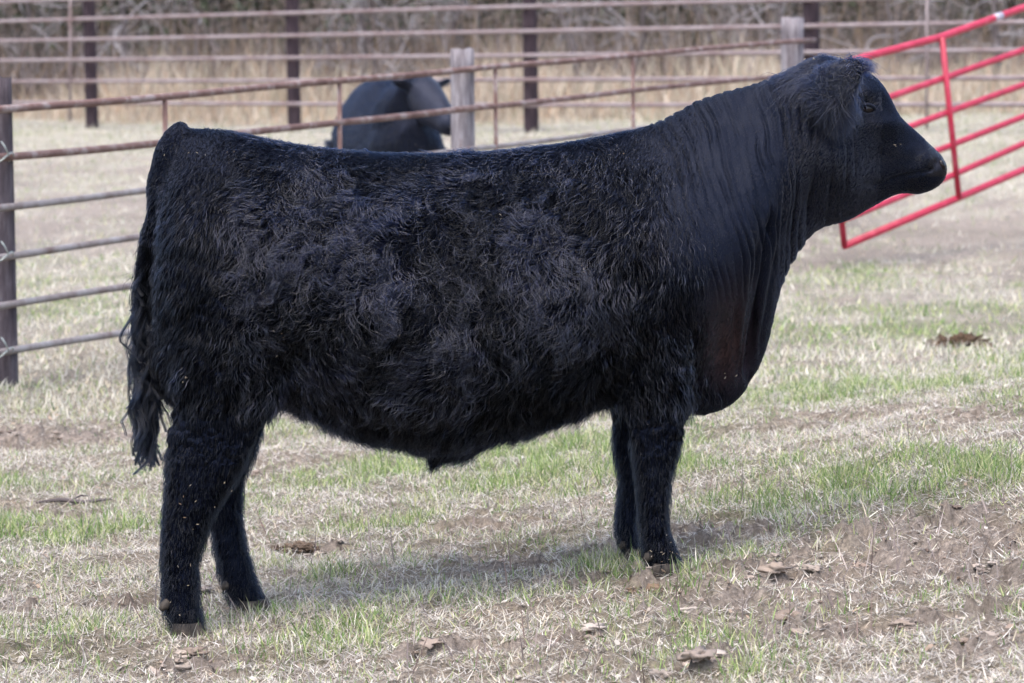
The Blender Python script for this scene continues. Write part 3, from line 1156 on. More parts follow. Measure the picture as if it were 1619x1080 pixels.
dens = (1 - slick) * nearw * (1 - topm * .7) * (1 - earv) * (1 - .2 * legm)
for (nh_, cs_, cl0, cl1, wv0, wv1, rad_, m_, nm_, lf_, lm_) in (
        (190000, .012, .35, .20, .04, .08, .00062, m_hair, 'undercoat', .14, .8),
        (60000, .0105, .55, .20, .05, .15, .00055, m_sleek, 'coat', .24, 1.2),
        (66000, .014, .38, .14, .06, .15, .00082, m_gloss, 'curly_locks', .30, 1.25)):
    p, nn_ = roots(nh_, dens)
    dirs, L, curly, rearz, leg_, cy = comb(p)
    pz = fbm(p, 7.0, 2, 91)
    if nm_ == 'curly_locks':
        keep = (hrng.random(len(p)) < (.10 + .90 * sst(fbm(p, 7.0, 2, 140), .44, .58)) * np.where(leg_, .06, 1) * (1 - .75 * rearz) * (.25 + .75 * curly))
        p, nn_, dirs, L, curly, rearz, leg_, cy, pz = [a_[keep] for a_ in (p, nn_, dirs, L, curly, rearz, leg_, cy, pz)]
    L = L * lm_ * hrng.uniform(.75, 1.2, len(p)) * (.7 + .6 * pz)
    clump = np.where(leg_, cl0, cl0 + cl1 * curly)
    wave = wv0 + wv1 * curly + .04 * sst(cy, 420, 560) * (~leg_)
    lf2 = lf_ * np.clip(.35 + 2.2 * (fbm(p, 11.0, 2, 12) - .25), .2, 2.0)
    lk = nm_ == 'curly_locks'
    pts = grow(p, nn_, L, dirs, lf2, clump, wave, 8.5 if lk else 7.5, K=10, csize=cs_, droop=.12, frizz=.05 if lk else .12, loose=.15 if lk else .45)
    curves(nm_, pts, radii(len(p), 10, rad_), m_, bull)

# short slick hair of neck, shoulder, head and brisket
cxv, cyv = chart(V)
brown = np.exp(-((cxv - 1150) / 45) ** 2 - ((cyv - 545) / 70) ** 2)
nk = sst(cxv, 1040, 1120) * (1 - sst(cyv, 430, 520))
dens = (slick * 1.0 + topm * 1.2 + .12) * nearw * (1 - earv * .7) * (1 - .6 * brown) * (1 - .4 * nk)
p, nn_ = roots(130000, dens)
cx, cy, top, bel = zones(p)
pc = np.stack([cx / 100, cy / 100, p[:, 1] * 5], 1)
ang = np.radians(np.where(cx > 1340, 200, 105) + 60 * (fbm(pc, 2, 2, 41) - .5))
dirs = np.stack([np.cos(ang), np.zeros_like(ang), -np.sin(ang)], 1)
tpz = (cy - top < 34) & (cx < 1010) & (cx > 380)
L = np.where(tpz, .010, np.where(cx > 1340, .005, .011 - .0065 * sst(cx, 1020, 1130) * (1 - sst(cy, 430, 520)))) * hrng.uniform(.7, 1.3, len(p))
lift = np.where(tpz, .55, .12)
pts = grow(p, nn_, L, dirs, 0, .12, 0.03, 4, K=4, csize=.008, droop=.05)
pts += (nn_ * (L * lift)[:, None])[:, None, :] * np.linspace(0, 1, 4)[None, :, None]
curves('short_coat', pts, radii(len(p), 4, .00045), m_sleek, bull)

# dense short hair of the head and cheeks
dens = sst(cxv, 1225, 1270) * (1 - sst(cxv, 1474, 1484)) * (1 - earv) * nearw
p, nn_ = roots(70000, dens)
cx, cy, top, bel = zones(p)
pc = np.stack([cx / 100, cy / 100, p[:, 1] * 5], 1)
ang = np.radians(np.where(cx > 1400, 205, 150 - 40 * sst(cy, 180, 300)) + 70 * (fbm(pc, 3, 2, 41) - .5))
dirs = np.stack([np.cos(ang), np.zeros_like(ang), -np.sin(ang)], 1)
pts = grow(p, nn_, hrng.uniform(.005, .011, len(p)) * (1 - .4 * sst(cx, 1400, 1460)), dirs, .25, .2, 0.04, 4, K=4, csize=.009, droop=.05)
curves('face_hair', pts, radii(len(p), 4, .0005), m_face, bull)

# belly fringe, back edges of the legs, brush of the tail head
dens = ((np.abs(chart(V)[1] - np.interp(chart(V)[0], [k[0] for k in OUT], [k[2] for k in OUT])) < 22) & (chart(V)[0] < 975) & (chart(V)[0] > 440)).astype(float)
dens += ((chart(V)[1] > 690) & ((chart(V)[0] < 440) | (chart(V)[0] > 950)) & (chart(V)[1] < 1012)) * .8 * ((np.abs(Nn[:, 0]) > .6) | (chart(V)[1] > 940) | ((chart(V)[1] > 850) & (chart(V)[0] > 940)))
p, nn_ = roots(22000, dens)
cx, cy, top, bel = zones(p)
fr_ = (cx > 470) & (cx < 940) & (cy > 600)
dirs = np.tile([-.25, 0, -1.0], (len(p), 1)) + nn_ * .6
L = np.where(fr_, .026, .024) * hrng.uniform(.5, 1.4, len(p))
pts = grow(p, nn_, L, dirs, .35, .35, .06, 5, K=6, csize=.02, droop=.25)
curves('fringe_hair', pts, radii(len(p), 6, .0005), m_sleek, bull)

# ear hair: long locks hanging back and down from the ear
dens = earm.astype(float) * (np.abs(V[:, 1]) > .12) + np.exp(-((chart(V)[0] - 1285) / 26) ** 2 - ((chart(V)[1] - 132) / 14) ** 2) * .22
p, nn_ = roots(22000, dens)
cx, cy, top, bel = zones(p)
sgn = np.sign(p[:, 1])
ang = np.radians(128 + 45 * (1 - sst(cx, 1290, 1350)) * (1 - sst(cy, 110, 150)) + 30 * sst(cx, 1320, 1350) + (fbm(np.stack([cx / 20, cy / 20, sgn], 1), 1, 2, 3) - .5) * 60)
dirs = np.stack([np.cos(ang), sgn * .25, -np.sin(ang)], 1)
L = hrng.uniform(.035, .085, len(p)) * (.45 + .75 * sst(cy, 105, 150)) * (.7 + .3 * sst(cy, 90, 140)) * (1 - .6 * sst(cx, 1315, 1350))
pts = grow(p, nn_, L, dirs, .25, .5, .11, 6, K=10, csize=.024, droop=.4, frizz=.3)
curves('ear_hair', pts, radii(len(p), 10, .0007), m_face, bull)
# tuft on the ear's edge
nT = 480
u0, z0 = side(1350, 106, -.215)
p = np.stack([u0 + hrng.normal(0, .012, nT), -.212 + hrng.normal(0, .015, nT), z0 + hrng.normal(0, .010, nT)], 1)
p = np.concatenate([p, p * [1, -1, 1]])
nT = len(p)
dirs = np.stack([.55 + hrng.normal(0, .35, nT), np.sign(p[:, 1]) * .1, .55 + hrng.normal(0, .35, nT)], 1)
pts = grow(p, np.tile([0, 0, 1.0], (nT, 1)), hrng.uniform(.02, .055, nT), dirs, .3, .5, .2, 4, K=8, csize=.012, droop=.5)
curves('ear_tuft', pts, radii(nT, 8, .0008), m_gloss, bull)

# tail switch: long loose locks
TPX = np.array(tp, float)
locks = []
rl = np.random.default_rng(9)
for k in range(300):
    y0_ = rl.uniform(385, 610)
    x0_ = np.interp(y0_, TPX[:, 1], TPX[:, 0])
    end = rl.uniform(max(y0_ + 60, 520 if y0_ > 420 else 400), 745 if y0_ > 430 else 620)
    spread = rl.normal(0, 1)
    xe = 236 + spread * 13 * sst(end, 480, 640) + (-10 if y0_ < 450 else 0)
    if end > 690: xe = rl.uniform(222, 246)
    vv0, vv1 = rl.normal(0, .012), rl.normal(0, .035)
    ph_, fq, am_ = rl.uniform(0, 6.28), rl.uniform(2.2, 5.0), rl.uniform(2, 8)
    nh = int(rl.uniform(6, 34))
    t = np.linspace(0, 1, 22)
    yy = y0_ + (end - y0_) * t
    wob = 7 * np.interp(t, np.linspace(0, 1, 6), np.concatenate([[0], rl.normal(0, 1, 5)]))
    bul = -7 * np.sin(np.pi * t) * (1 if y0_ < 480 else .4)
    xx = x0_ + (xe - x0_) * t ** 1.2 + bul + wob + am_ * t * np.sin(ph_ + fq * 2 * np.pi * t * (end - y0_) / 300)
    U, Z = side(xx, yy)
    VV = vv0 + (vv1 - vv0) * t + .012 * t * np.cos(ph_ + fq * 2 * np.pi * t * (end - y0_) / 300)
    cen = np.stack([U, VV, Z], 1)
    wd_ = .0045 * (1 - .45 * t ** 1.5)
    o3 = rl.normal(0, 1, (nh, 1, 3)) * wd_[None, :, None] * np.array([1, 1, .4])
    strand = cen[None] + o3
    cut = rl.uniform(.75, 1.0, nh)
    locks.append(strand)
pts = np.concatenate(locks)
curves('tail_switch', pts, radii(len(pts), 22, .0006, .35), m_sleek, bull)
# puff along the dock
nT = 6500
yy = hrng.uniform(355, 610, nT)
xx = np.interp(yy, TPX[:, 1], TPX[:, 0])
U, Z = side(xx, yy)
a_ = hrng.uniform(0, 2 * math.pi, nT)
nn_ = np.stack([np.cos(a_), np.sin(a_), np.zeros(nT)], 1)
p = np.stack([U, np.zeros(nT), Z], 1) + nn_ * hrng.uniform(.008, .022, nT)[:, None]
dirs = np.tile([-.1, 0, -1.0], (nT, 1)) + nn_ * .45
L = hrng.uniform(.025, .06, nT) * (.45 + .9 * np.exp(-((yy - 425) / 60) ** 2))
pts = grow(p, nn_, L, dirs, .25, .35, .10, 6, K=8, csize=.014, droop=.3, frizz=.3)
curves('tail_hair', pts, radii(nT, 8, .0006), m_hair, bull)
# tail head crest
nT = 1500
f_ = hrng.random(nT)
xx = 262 + 60 * f_
yy = np.interp(xx, [262, 280, 297, 330], [252, 222, 206, 204]) + 3
U, Z = side(xx, yy)
p = np.stack([U, hrng.normal(0, .02, nT), Z], 1)
nn_ = np.tile([-.5, 0, .85], (nT, 1))
dirs = np.tile([-1.0, 0, .15], (nT, 1))
pts = grow(p, nn_, hrng.uniform(.015, .035, nT), dirs, .3, .4, .05, 3, K=6, csize=.015, droop=.3)
curves('tail_head_hair', pts, radii(nT, 6, .0006), m_hair, bull)


hx, hy = [], []
for (px_, py_, k_) in [(330, 1008, 40), (403, 978, 60), (440, 970, 90), (1064, 914, 160), (1090, 905, 90), (985, 902, 460), (950, 892, 420), (1008, 892, 100), (260, 1004, 50)]:
    d_ = ray(px_, py_)
    zz_ = 0.0
    for _ in range(5):
        q_ = C0 + d_ * ((zz_ - CAM_H) / d_[2])
        zz_ = float(height(np.array([q_[0]]), np.array([q_[1]]))[0])
    hx.append(q_[0] + hrng.normal(0, .045, k_))
    hy.append(q_[1] + hrng.normal(0, .03, k_))
hx, hy = np.concatenate(hx), np.concatenate(hy)
n = len(hx)
cg = np.where(hrng.random(n)[:, None] < .6, pick(PAL_GRN, n), pick(PAL_DRY, n))
tag(blades('hoof_grass', hx, hy, hrng.uniform(.025, .075, n), hrng.uniform(.002, .0042, n), hrng.uniform(0, .9, n), hrng.uniform(0, 6.283, n), hrng.uniform(0, .9, n), cg),
    'longer green and straw coloured tufts of grass standing around the hooves', 'grass', kind='stuff')

# ------------------------------------------------------------------ near rusty pipe fence, with weathered wooden posts
def depth_near(px): return 5000 / (348 - .122 * px)


fence = empty('pipe_fence', tuple(P(3, 609, depth_near(3)) * np.array([1, 1, 0])))
tag(fence, 'rusty pipe fence on weathered wooden posts running behind the large bull', 'fence')
fl = Vector(fence.location)


def pline(pts, dfun):
    return [tuple(P(a, b_, dfun(a)) - np.array(fl)) for a, b_ in pts]


def interp_line(k, xs_):
    k = np.array(k, float)
    return [(x_, float(np.interp(x_, k[:, 0], k[:, 1]))) for x_ in xs_]


RAILS = [[(-400, 207), (0, 174), (265, 152), (537, 128), (783, 106), (1000, 87), (1287, 63)],
         [(-400, 288), (0, 249), (265, 225), (537, 193), (783, 168), (1000, 143), (1262, 118)],
         [(-400, 376), (0, 328), (265, 297), (800, 229), (1000, 205), (1262, 176)],
         [(-400, 460), (0, 406), (240, 372), (1000, 268), (1262, 234)],
         [(-400, 548), (0, 483), (240, 447), (1000, 332), (1262, 293)],
         [(-400, 634), (0, 557), (240, 518), (1000, 396), (1262, 352)]]
for k_, rl_ in enumerate(RAILS):
    xs_ = sorted(set([-400, -200, 0, 60, 130, 200, 265, 330, 400, 470, 537, 600, 650, 700, 730, 760, 783, 840, 900, 950, 1000, 1060, 1130, 1200, 1256, rl_[-1][0]]))
    mb = MB()
    pp = pline(interp_line(rl_, xs_), depth_near)
    pp = [(a_[0], a_[1] - .035, a_[2] + .003 * math.sin(.9 * i + k_)) for i, a_ in enumerate(pp)]
    mb.tube(pp, .0185 if k_ < 2 else .017, 12)
    mb.build('rail', m_rust if k_ < 2 else m_grust, fence)


def zat(rl_, px): return float(np.interp(px, [q_[0] for q_ in rl_], [q_[1] for q_ in rl_]))


for (px, a0, a1) in [(-180, 0, 5), (262, 0, 5), (537, 0, 5), (783, 0, 5), (1000, 0, 5)]:
    Yd = depth_near(px)
    t_ = P(px, zat(RAILS[a0], px), Yd) - np.array(fl)
    b_ = P(px, zat(RAILS[a1], px), Yd) - np.array(fl)
    mb = MB()
    mb.tube([(t_[0], t_[1] - .04, t_[2]), (b_[0] + .012, b_[1] - .04, b_[2])], .013, 10)
    mb.build('stay', m_rust, fence)


def wood_post(cx_, Y_, wpx, ytop, name, m, parent, org, lean=0.0, seed=0, back=0.0):
    s_ = 5000 / Y_
    r_ = wpx / s_ / 2
    p = P(cx_, ytop, Y_)
    gz = float(height(np.array([p[0]]), np.array([p[1]]))[0]) - .25
    mb = MB()
    rg = []
    hs = np.linspace(gz, p[2], 18)
    rs_ = np.random.default_rng(seed)
    prof = 1 + rs_.normal(0, .045, 22)
    for i, h_ in enumerate(hs):
        f_ = i / 17
        rg.append([(p[0] - org[0] + lean * (1 - f_) + math.cos(t) * r_ * prof[j] * (1.05 - .06 * f_), p[1] - org[1] + r_ + back + math.sin(t) * r_ * prof[j], h_ - org[2] + (rs_.normal(0, .006) if i == 17 else 0)) for j, t in enumerate(np.linspace(0, 2 * math.pi, 22, endpoint=False))])
    mb.rings(rg)
    return mb.build(name, m, parent)


for i, (cx_, wp, yt) in enumerate([(-8, 33, 123), (730, 38, 78), (1256, 34, 28)]):
    wood_post(cx_, depth_near(cx_), wp, yt, 'post', m_lpost if i == 0 else m_post, fence, fl, lean=.01, seed=i + 1, back=.12)
for k_ in (1, 3, 5):
    Yd = depth_near(2)
    c_ = P(2, zat(RAILS[k_], 2), Yd) - np.array(fl)
    mb = MB()
    pts = [(c_[0] + .052 * math.cos(t), c_[1] + .01 + .085 * math.sin(t), c_[2] + .022 * math.cos(t * 2 + .6)) for t in np.linspace(0, 6.1, 22)]
    mb.tube(pts, .004, 6)
    mb.tube([(c_[0] + .045, c_[1] - .065, c_[2] + .01), (c_[0] + .03, c_[1] - .075, c_[2] + .05), (c_[0] + .012, c_[1] - .07, c_[2] + .075)], .0035, 6)
    mb.build('wire_tie', m_wire, fence)


# ------------------------------------------------------------------ far pipe fence
def depth_far(px): return 5000 / (95 + 36 * px / 1619)


fl2 = P(0, 195, depth_far(0)) * np.array([1, 1, 0])
fence2 = empty('pipe_fence', tuple(fl2))
tag(fence2, 'taller far pipe fence with dark posts in front of the tall dead grass', 'fence')
FR = [[(0, 3), (810, -26), (1619, -53)], [(0, 34), (810, 11), (1619, -9)], [(0, 65), (810, 50), (1619, 35)], [(0, 96), (810, 88), (1619, 79)], [(0, 129), (810, 126), (1619, 123)],
      [(0, 162), (810, 166), (1619, 165)]]
for k_, rl_ in enumerate(FR):
    mb = MB()
    e0 = rl_[0][1] - (rl_[1][1] - rl_[0][1]) * .6
    e1 = rl_[2][1] + (rl_[2][1] - rl_[1][1]) * .6
    xs_ = [-490, -200, 0, 200, 400, 600, 810, 1000, 1200, 1400, 1619, 1850, 2100]
    kk = [(-490, e0)] + rl_ + [(2100, e1)]
    mb.tube([tuple(P(a, b_, depth_far(a)) - fl2 - np.array([0, .10, 0])) for a, b_ in interp_line(kk, xs_)], .030, 8)
    mb.build('rail', m_frail, fence2)
for i, (cx_, wp) in enumerate([(-190, 19), (137, 19), (460, 21), (836, 23), (1283, 25), (1760, 27)]):
    wood_post(cx_, depth_far(cx_), wp, -75, 'post', m_dpost, fence2, fl2, lean=.04, seed=i + 20)
for px in (113, 1463):
    Yd = depth_far(px)
    t_ = P(px, zat(FR[0], px), Yd) - fl2
    b_ = P(px, zat(FR[5], px), Yd) - fl2
    mb = MB()
    mb.tube([(t_[0], t_[1] - .16, t_[2]), (b_[0], b_[1] - .16, b_[2] - .3)], .018, 8)
    mb.build('stay', m_frail, fence2)

# ------------------------------------------------------------------ red gate, hung open and tilted
def depth_red(px): return 5000 / (230 - .0599 * (px - 1335))


gl = P(1335, 400, depth_red(1335)) * np.array([1, 1, 0])
gate = empty('tube_gate', tuple(gl))
tag(gate, 'tilted bright red tube gate standing beyond the bull\'s head', 'gate')
GR = [[(1306, 112), (1365, 91), (1487, 59), (1619, 12), (1900, -88)],
      [(1313, 186), (1408, 153), (1494, 123), (1619, 79), (1900, -22)],
      [(1319, 241), (1439, 200), (1503, 176), (1619, 134), (1900, 32)],
      [(1324, 296), (1488, 236), (1619, 184), (1900, 80)],
      [(1330, 348), (1358, 338), (1511, 275), (1619, 227), (1900, 120)],
      [(1335, 389), (1515, 313), (1619, 268), (1900, 158)]]
for k_, rl_ in enumerate(GR):
    mb = MB()
    mb.tube([tuple(P(a, b_, depth_red(a)) - gl) for a, b_ in interp_line(rl_, [q_[0] for q_ in rl_])], .027 if k_ in (0, 5) else .024, 12)
    o = mb.build('rail', m_red, gate)
    if k_ == 0:
        a_ = P(1571, zat(rl_, 1571), depth_red(1571)) - gl
        b_ = P(1583, zat(rl_, 1583), depth_red(1583)) - gl
        m2_ = MB()
        m2_.tube([tuple(a_), tuple(b_)], .0285, 12)
        m2_.build('band', m_band, o)
for (x0, y0, x1, y1, off_) in [(1488, 59, 1515, 313, -.035), (1306, 112, 1335, 389, 0), (1880, -80, 1905, 156, 0)]:
    a_ = P(x0, y0, depth_red(x0)) - gl
    b_ = P(x1, y1, depth_red(x1)) - gl
    mb = MB()
    mb.tube([(a_[0], a_[1] + off_, a_[2]), (b_[0], b_[1] + off_, b_[2])], .022, 12)
    mb.build('upright', m_red, gate)
# hinge post for the gate, outside the picture
wood_post_o = None
pgo = P(1925, 0, depth_red(1900)) * np.array([1, 1, 0])
wood_post(1925, depth_red(1900), 40, -110, 'gate_post', m_post, None, np.zeros(3), seed=44)
tag(bpy.data.objects['gate_post'], 'wooden post that carries the red gate', 'post')


# ------------------------------------------------------------------ second animal, beyond the rusty fence
def attr_col(o, c):
    a = o.data.attributes.new('Col', 'FLOAT_COLOR', 'POINT')
    a.data.foreach_set('color', np.tile([*c, 1], len(o.data.vertices)).astype(np.float32))


def young_bull():
    Y_ = 5000 / 225
    hd = P(676, 165, Y_)                       # middle of the head
    base_ = np.array([hd[0], hd[1], float(height(np.array([hd[0]]), np.array([hd[1]]))[0])])
    root = empty('cow', tuple(base_))
    tag(root, 'smaller black cow looking through the rusty fence beside the middle wooden post', 'cow')
    hz = hd[2] - base_[2]
    mb = MB()
    # body axis runs back from the neck, away from the camera and to the left
    fwd = np.array([.22, -.975, 0.0])
    sid = np.array([.975, .22, 0.0])
    org_ = np.array([-.21, .42, 0])
    st = [(-1.45, .62, .98, .10), (-1.40, .55, 1.12, .20), (-1.25, .50, 1.22, .27), (-.9, .46, 1.26, .32), (-.5, .44, 1.27, .34), (-.1, .46, 1.20, .31), (.10, .50, 1.15, .27), (.25, .54, 1.12, .26), (.38, .62, 1.05, .20), (.46, .72, .98, .12)]
    rg = []
    for (a_, z0, z1, w_) in st:
        c_ = org_ + fwd * a_
        rg.append([tuple(c_ + sid * w_ * (math.cos(t) * (1 - .28 * max(0, math.sin(t)))) + np.array([0, 0, (z0 + z1) / 2 + (z1 - z0) / 2 * math.sin(t)])) for t in np.linspace(0, 2 * math.pi, 24, endpoint=False)])
    mb.rings(rg)
    # neck and head: the head turned to the right and held low
    hf = np.array([.50, -.62, -.60]); hf /= np.linalg.norm(hf)
    hs = np.cross(hf, [0, 0, 1]); hs /= np.linalg.norm(hs)
    hu = np.cross(hs, hf)
    pol = np.array([-.035, .03, hz + .155])
    nb_ = [(org_ + fwd * .15 + np.array([0, 0, .98]), .24, .27), (org_ + fwd * .33 + np.array([0, 0, 1.0]), .18, .22), (pol + np.array([-.05, .03, -.08]), .13, .16)]
    mb.rings([[tuple(np.array(c_) + sid * w_ * math.cos(t) + np.array([0, 0, h_ * math.sin(t)])) for t in np.linspace(0, 2 * math.pi, 20, endpoint=False)] for c_, w_, h_ in nb_])
    hk = [(-.04, .05, .05, -.01), (0, .105, .09, -.03), (.07, .135, .13, -.06), (.16, .13, .145, -.08), (.26, .105, .125, -.07), (.36, .084, .095, -.06), (.43, .086, .082, -.055), (.47, .062, .058, -.055), (.49, .035, .035, -.055)]
    mb.rings([[tuple(pol + hf * a_ + hu * (o_ + h_ * math.sin(t)) + hs * w_ * math.cos(t)) for t in np.linspace(0, 2 * math.pi, 20, endpoint=False)] for a_, w_, h_, o_ in hk])
    for s_ in (-1, 1):                          # ears
        eb = pol + hf * .04 + hs * s_ * .09 + hu * -.02
        ed = hs * s_ * .9 + np.array([0, 0, .12]) - hf * .25
        mb.rings([[tuple(eb + ed * f_ + hu * (w_ * math.cos(t)) + hf * (.014 * math.sin(t))) for t in np.linspace(0, 2 * math.pi, 12, endpoint=False)] for f_, w_ in ((0, .03), (.05, .05), (.11, .05), (.16, .03), (.19, .01))])
    for (a_, w_) in ((-1.25, -.2), (-1.2, .2), (.02, -.18), (.08, .18)):   # legs
        c_ = org_ + fwd * a_ + sid * w_
        mb.rings([[tuple(c_ + fwd * (r_ * 1.15 * math.cos(t) + o_) + sid * (r_ * math.sin(t)) + np.array([0, 0, h_])) for t in np.linspace(0, 2 * math.pi, 14, endpoint=False)]
                  for h_, r_, o_ in ((.80, .13, 0), (.62, .12, 0), (.50, .085, -.01), (.36, .058, -.02), (.2, .045, -.01), (.08, .05, 0), (.0, .058, .02))])
    tb = org_ + fwd * -1.45
    mb.tube([tuple(tb + np.array([0, 0, 1.08]) + fwd * .1), tuple(tb + np.array([0, 0, 1.02]) - fwd * .05), tuple(tb + np.array([0, 0, .7]) - fwd * .07), tuple(tb + np.array([0, 0, .3]) - fwd * .05)], [.04, .03, .02, .04], 10)
    so = mb.build('src2', None)
    r_ = so.modifiers.new('r', 'REMESH')
    r_.mode = 'VOXEL'
    r_.voxel_size = .014
    sm = so.modifiers.new('s', 'SMOOTH')
    sm.iterations = 8
    m_ = bpy.data.meshes.new_from_object(so.evaluated_get(bpy.context.evaluated_depsgraph_get()))
    bpy.data.objects.remove(so)
    m_.materials.clear()
    m_.materials.append(m_hide)
    m_.polygons.foreach_set('use_smooth', np.ones(len(m_.polygons), bool))
    m_.name = 'body'
    bo_ = bpy.data.objects.new('body', m_)
    COL.objects.link(bo_)
    bo_.parent = root
    attr_col(bo_, (.004, .005, .010))
    vv_, ee_ = arrays(m_)
    lit_face_ = np.exp(-(np.linalg.norm(vv_ - (pol + hf * .22), axis=1) / .25) ** 4)[:, None]
    lit_face_ = np.array([.005, .006, .011]) * (1 - lit_face_) + np.array([.022, .023, .032]) * lit_face_  # light on the face painted in: head coloured paler than the black hide
    m_.attributes['Col'].data.foreach_set('color', np.concatenate([lit_face_, 1 - .25 * (lit_face_[:, :1] > .012)], 1).astype(np.float32).ravel())
    m_.calc_loop_triangles()
    tt_ = np.empty(len(m_.loop_triangles) * 3, np.int32)
    m_.loop_triangles.foreach_get('vertices', tt_)
    tt_ = tt_.reshape(-1, 3)
    no_ = vnormals(vv_, ee_, m_)
    ii_ = hrng.integers(0, len(tt_), 60000)
    ii_ = ii_[(np.linalg.norm(vv_[tt_[ii_, 0]] - (pol + hf * .25), axis=1) > .24)]
    p_, n_ = vv_[tt_[ii_]].mean(1), no_[tt_[ii_, 0]]
    p_ = p_ + hrng.normal(0, .006, p_.shape)
    d3_ = np.stack([-.3 + .8 * (fbm(p_, 3, 2, 5) - .5), hrng.normal(0, .2, len(p_)), -np.ones(len(p_))], 1)
    hd_ = sst(np.linalg.norm(p_ - (pol + hf * .2), axis=1), .25, .4)
    pt_ = grow(p_, n_, (.010 + .022 * hd_) * hrng.uniform(.7, 1.3, len(p_)), d3_, .25, .3, .08, 5, K=5, csize=.03, droop=.1)
    curves('coat', pt_, radii(len(p_), 5, .0010), m_sleek, root)
    for s_ in (-1, 1):
        c_ = pol + hf * .17 + hs * s_ * .098 + hu * -.02
        e_ = MB()
        e_.rings([[tuple(c_ + hf * (.02 * math.sin(la) * math.cos(t)) + hs * s_ * (.014 * math.sin(la) * math.sin(t)) + hu * (.016 * math.cos(la))) for t in np.linspace(0, 2 * math.pi, 14, endpoint=False)] for la in np.linspace(.2, 2.94, 8)][::-1])
        e_.build('eye', m_eye, root)
        c_ = pol + hf * .468 + hs * s_ * .035 + hu * -.03
        e_ = MB()
        e_.rings([[tuple(c_ + hf * (.016 * math.sin(la) * math.cos(t)) + hs * (.014 * math.sin(la) * math.sin(t)) + hu * (.012 * math.cos(la))) for t in np.linspace(0, 2 * math.pi, 12, endpoint=False)] for la in np.linspace(.2, 2.94, 7)][::-1])
        e_.build('nostril', m_eye, root)


young_bull()

# ------------------------------------------------------------------ brush, bare trees and the wood behind
tr = np.random.default_rng(12)


def grow_branches(mb, base_, direction, length, rad, depth_, spread, k=5, curl=.25):
    pts = [np.array(base_, float)]
    d_ = np.array(direction, float)
    d_ /= np.linalg.norm(d_)
    nseg = 5
    bend = tr.normal(0, curl, 3)
    for i in range(nseg):
        d_ = d_ + bend * .35 + tr.normal(0, .10, 3)
        d_ /= np.linalg.norm(d_)
        pts.append(pts[-1] + d_ * length / nseg)
    rad_ = list(np.linspace(rad, rad * .45, nseg + 1))
    mb.tube([tuple(p_) for p_ in pts], rad_, k)
    if depth_ <= 0: return
    for _ in range(int(tr.integers(3, 6))):
        i = int(tr.integers(1, nseg + 1))
        nd = d_ + tr.normal(0, spread, 3)
        grow_branches(mb, pts[i], nd, length * tr.uniform(.45, .75), rad_[i] * .65, depth_ - 1, spread, 4, curl)


TREES = [(30, 62.5), (230, 60.5), (330, 62), (560, 61), (600, 60), (700, 63), (930, 59), (1010, 60.5), (1120, 63), (1230, 58), (1400, 60), (1560, 57), (-120, 60), (1720, 58)]
for i, (px, Y_) in enumerate(TREES):
    x_ = (px - 809.5) / 5000 * Y_
    gz = float(height(np.array([x_]), np.array([float(Y_)]))[0])
    root = empty('bare_tree', (x_, Y_, gz))
    tag(root, 'pale leafless tangle of branches rising behind the far fence', 'bare tree', 'bare trees behind the far fence')
    mt = MB()
    tpts = [(0, 0, -.1)]
    for q_ in range(5):
        tpts.append((tpts[-1][0] + tr.normal(0, .12), tpts[-1][1] + tr.normal(0, .1), (q_ + 1) * .55))
    mt.tube(tpts, list(np.linspace(.07, .035, 6)), 8)
    mt.build('trunk', m_dbark, root)
    mc = MB()
    for q_ in range(12):
        j = int(tr.integers(1, 6))
        grow_branches(mc, tpts[j], (tr.normal(0, 1), tr.normal(0, .6), tr.uniform(-.35, .9)), tr.uniform(.8, 1.8), .022, 2, .8, 5, .9)
    mc.build('crown', m_bark, root)
# thicket: mass of thin grey brown brush
n = 36000
x = tr.uniform(-21, 21, n)
y = tr.uniform(59.5, 67, n)
dn = n2(x, y, .5, 3, 90)
keep = tr.random(n) < sst(dn, .25, .6)
x, y = x[keep], y[keep]
n = len(x)
pal = np.array([[.16, .125, .11], [.25, .21, .20], [.09, .065, .055], [.13, .09, .07], [.36, .31, .30], [.08, .065, .045], [.30, .21, .13]])
tag(blades('brush_thicket', x, y, tr.uniform(.6, 2.6, n), tr.uniform(.010, .026, n), tr.uniform(0, 1.3, n), tr.uniform(0, 6.283, n), tr.uniform(-.6, 1.0, n),
           pal[tr.integers(0, 7, n)], seg=4), 'grey brown thicket of thin brush behind the tall dead grass', 'brush', kind='stuff')
# dark evergreen leaves and stems of the wood behind
n = 75000
x = tr.uniform(-28, 28, n)
y = tr.uniform(67, 74, n)
dn = fbm(np.stack([x, y, tr.uniform(0, 3, n)], 1), .45, 3, 14)
z = macro(x, y) + tr.random(n) ** .8 * 5.0 * (.35 + dn)
s_ = tr.uniform(.05, .13, n)
a = tr.normal(0, 1, (n, 3)); a /= np.linalg.norm(a, axis=1)[:, None]
b2 = np.cross(a, tr.normal(0, 1, (n, 3))); b2 /= np.linalg.norm(b2, axis=1)[:, None]
c = np.stack([x, y, z], 1)
V4 = np.stack([c + a * s_[:, None], c + b2 * s_[:, None] * .6, c - a * s_[:, None], c - b2 * s_[:, None] * .6], 1)
pal = np.array([[.045, .05, .03], [.06, .055, .04], [.035, .03, .028], [.09, .07, .055], [.05, .07, .035]])
tag(mesh_np('dark_wood', V4.reshape(-1, 3), np.arange(4 * n), np.full(n, 4), m_blade, smooth=False, col=np.repeat(pal[tr.integers(0, 5, n)], 4, 0)),
    'dark mass of leaves and undergrowth of the wood at the back', 'wood', kind='stuff')

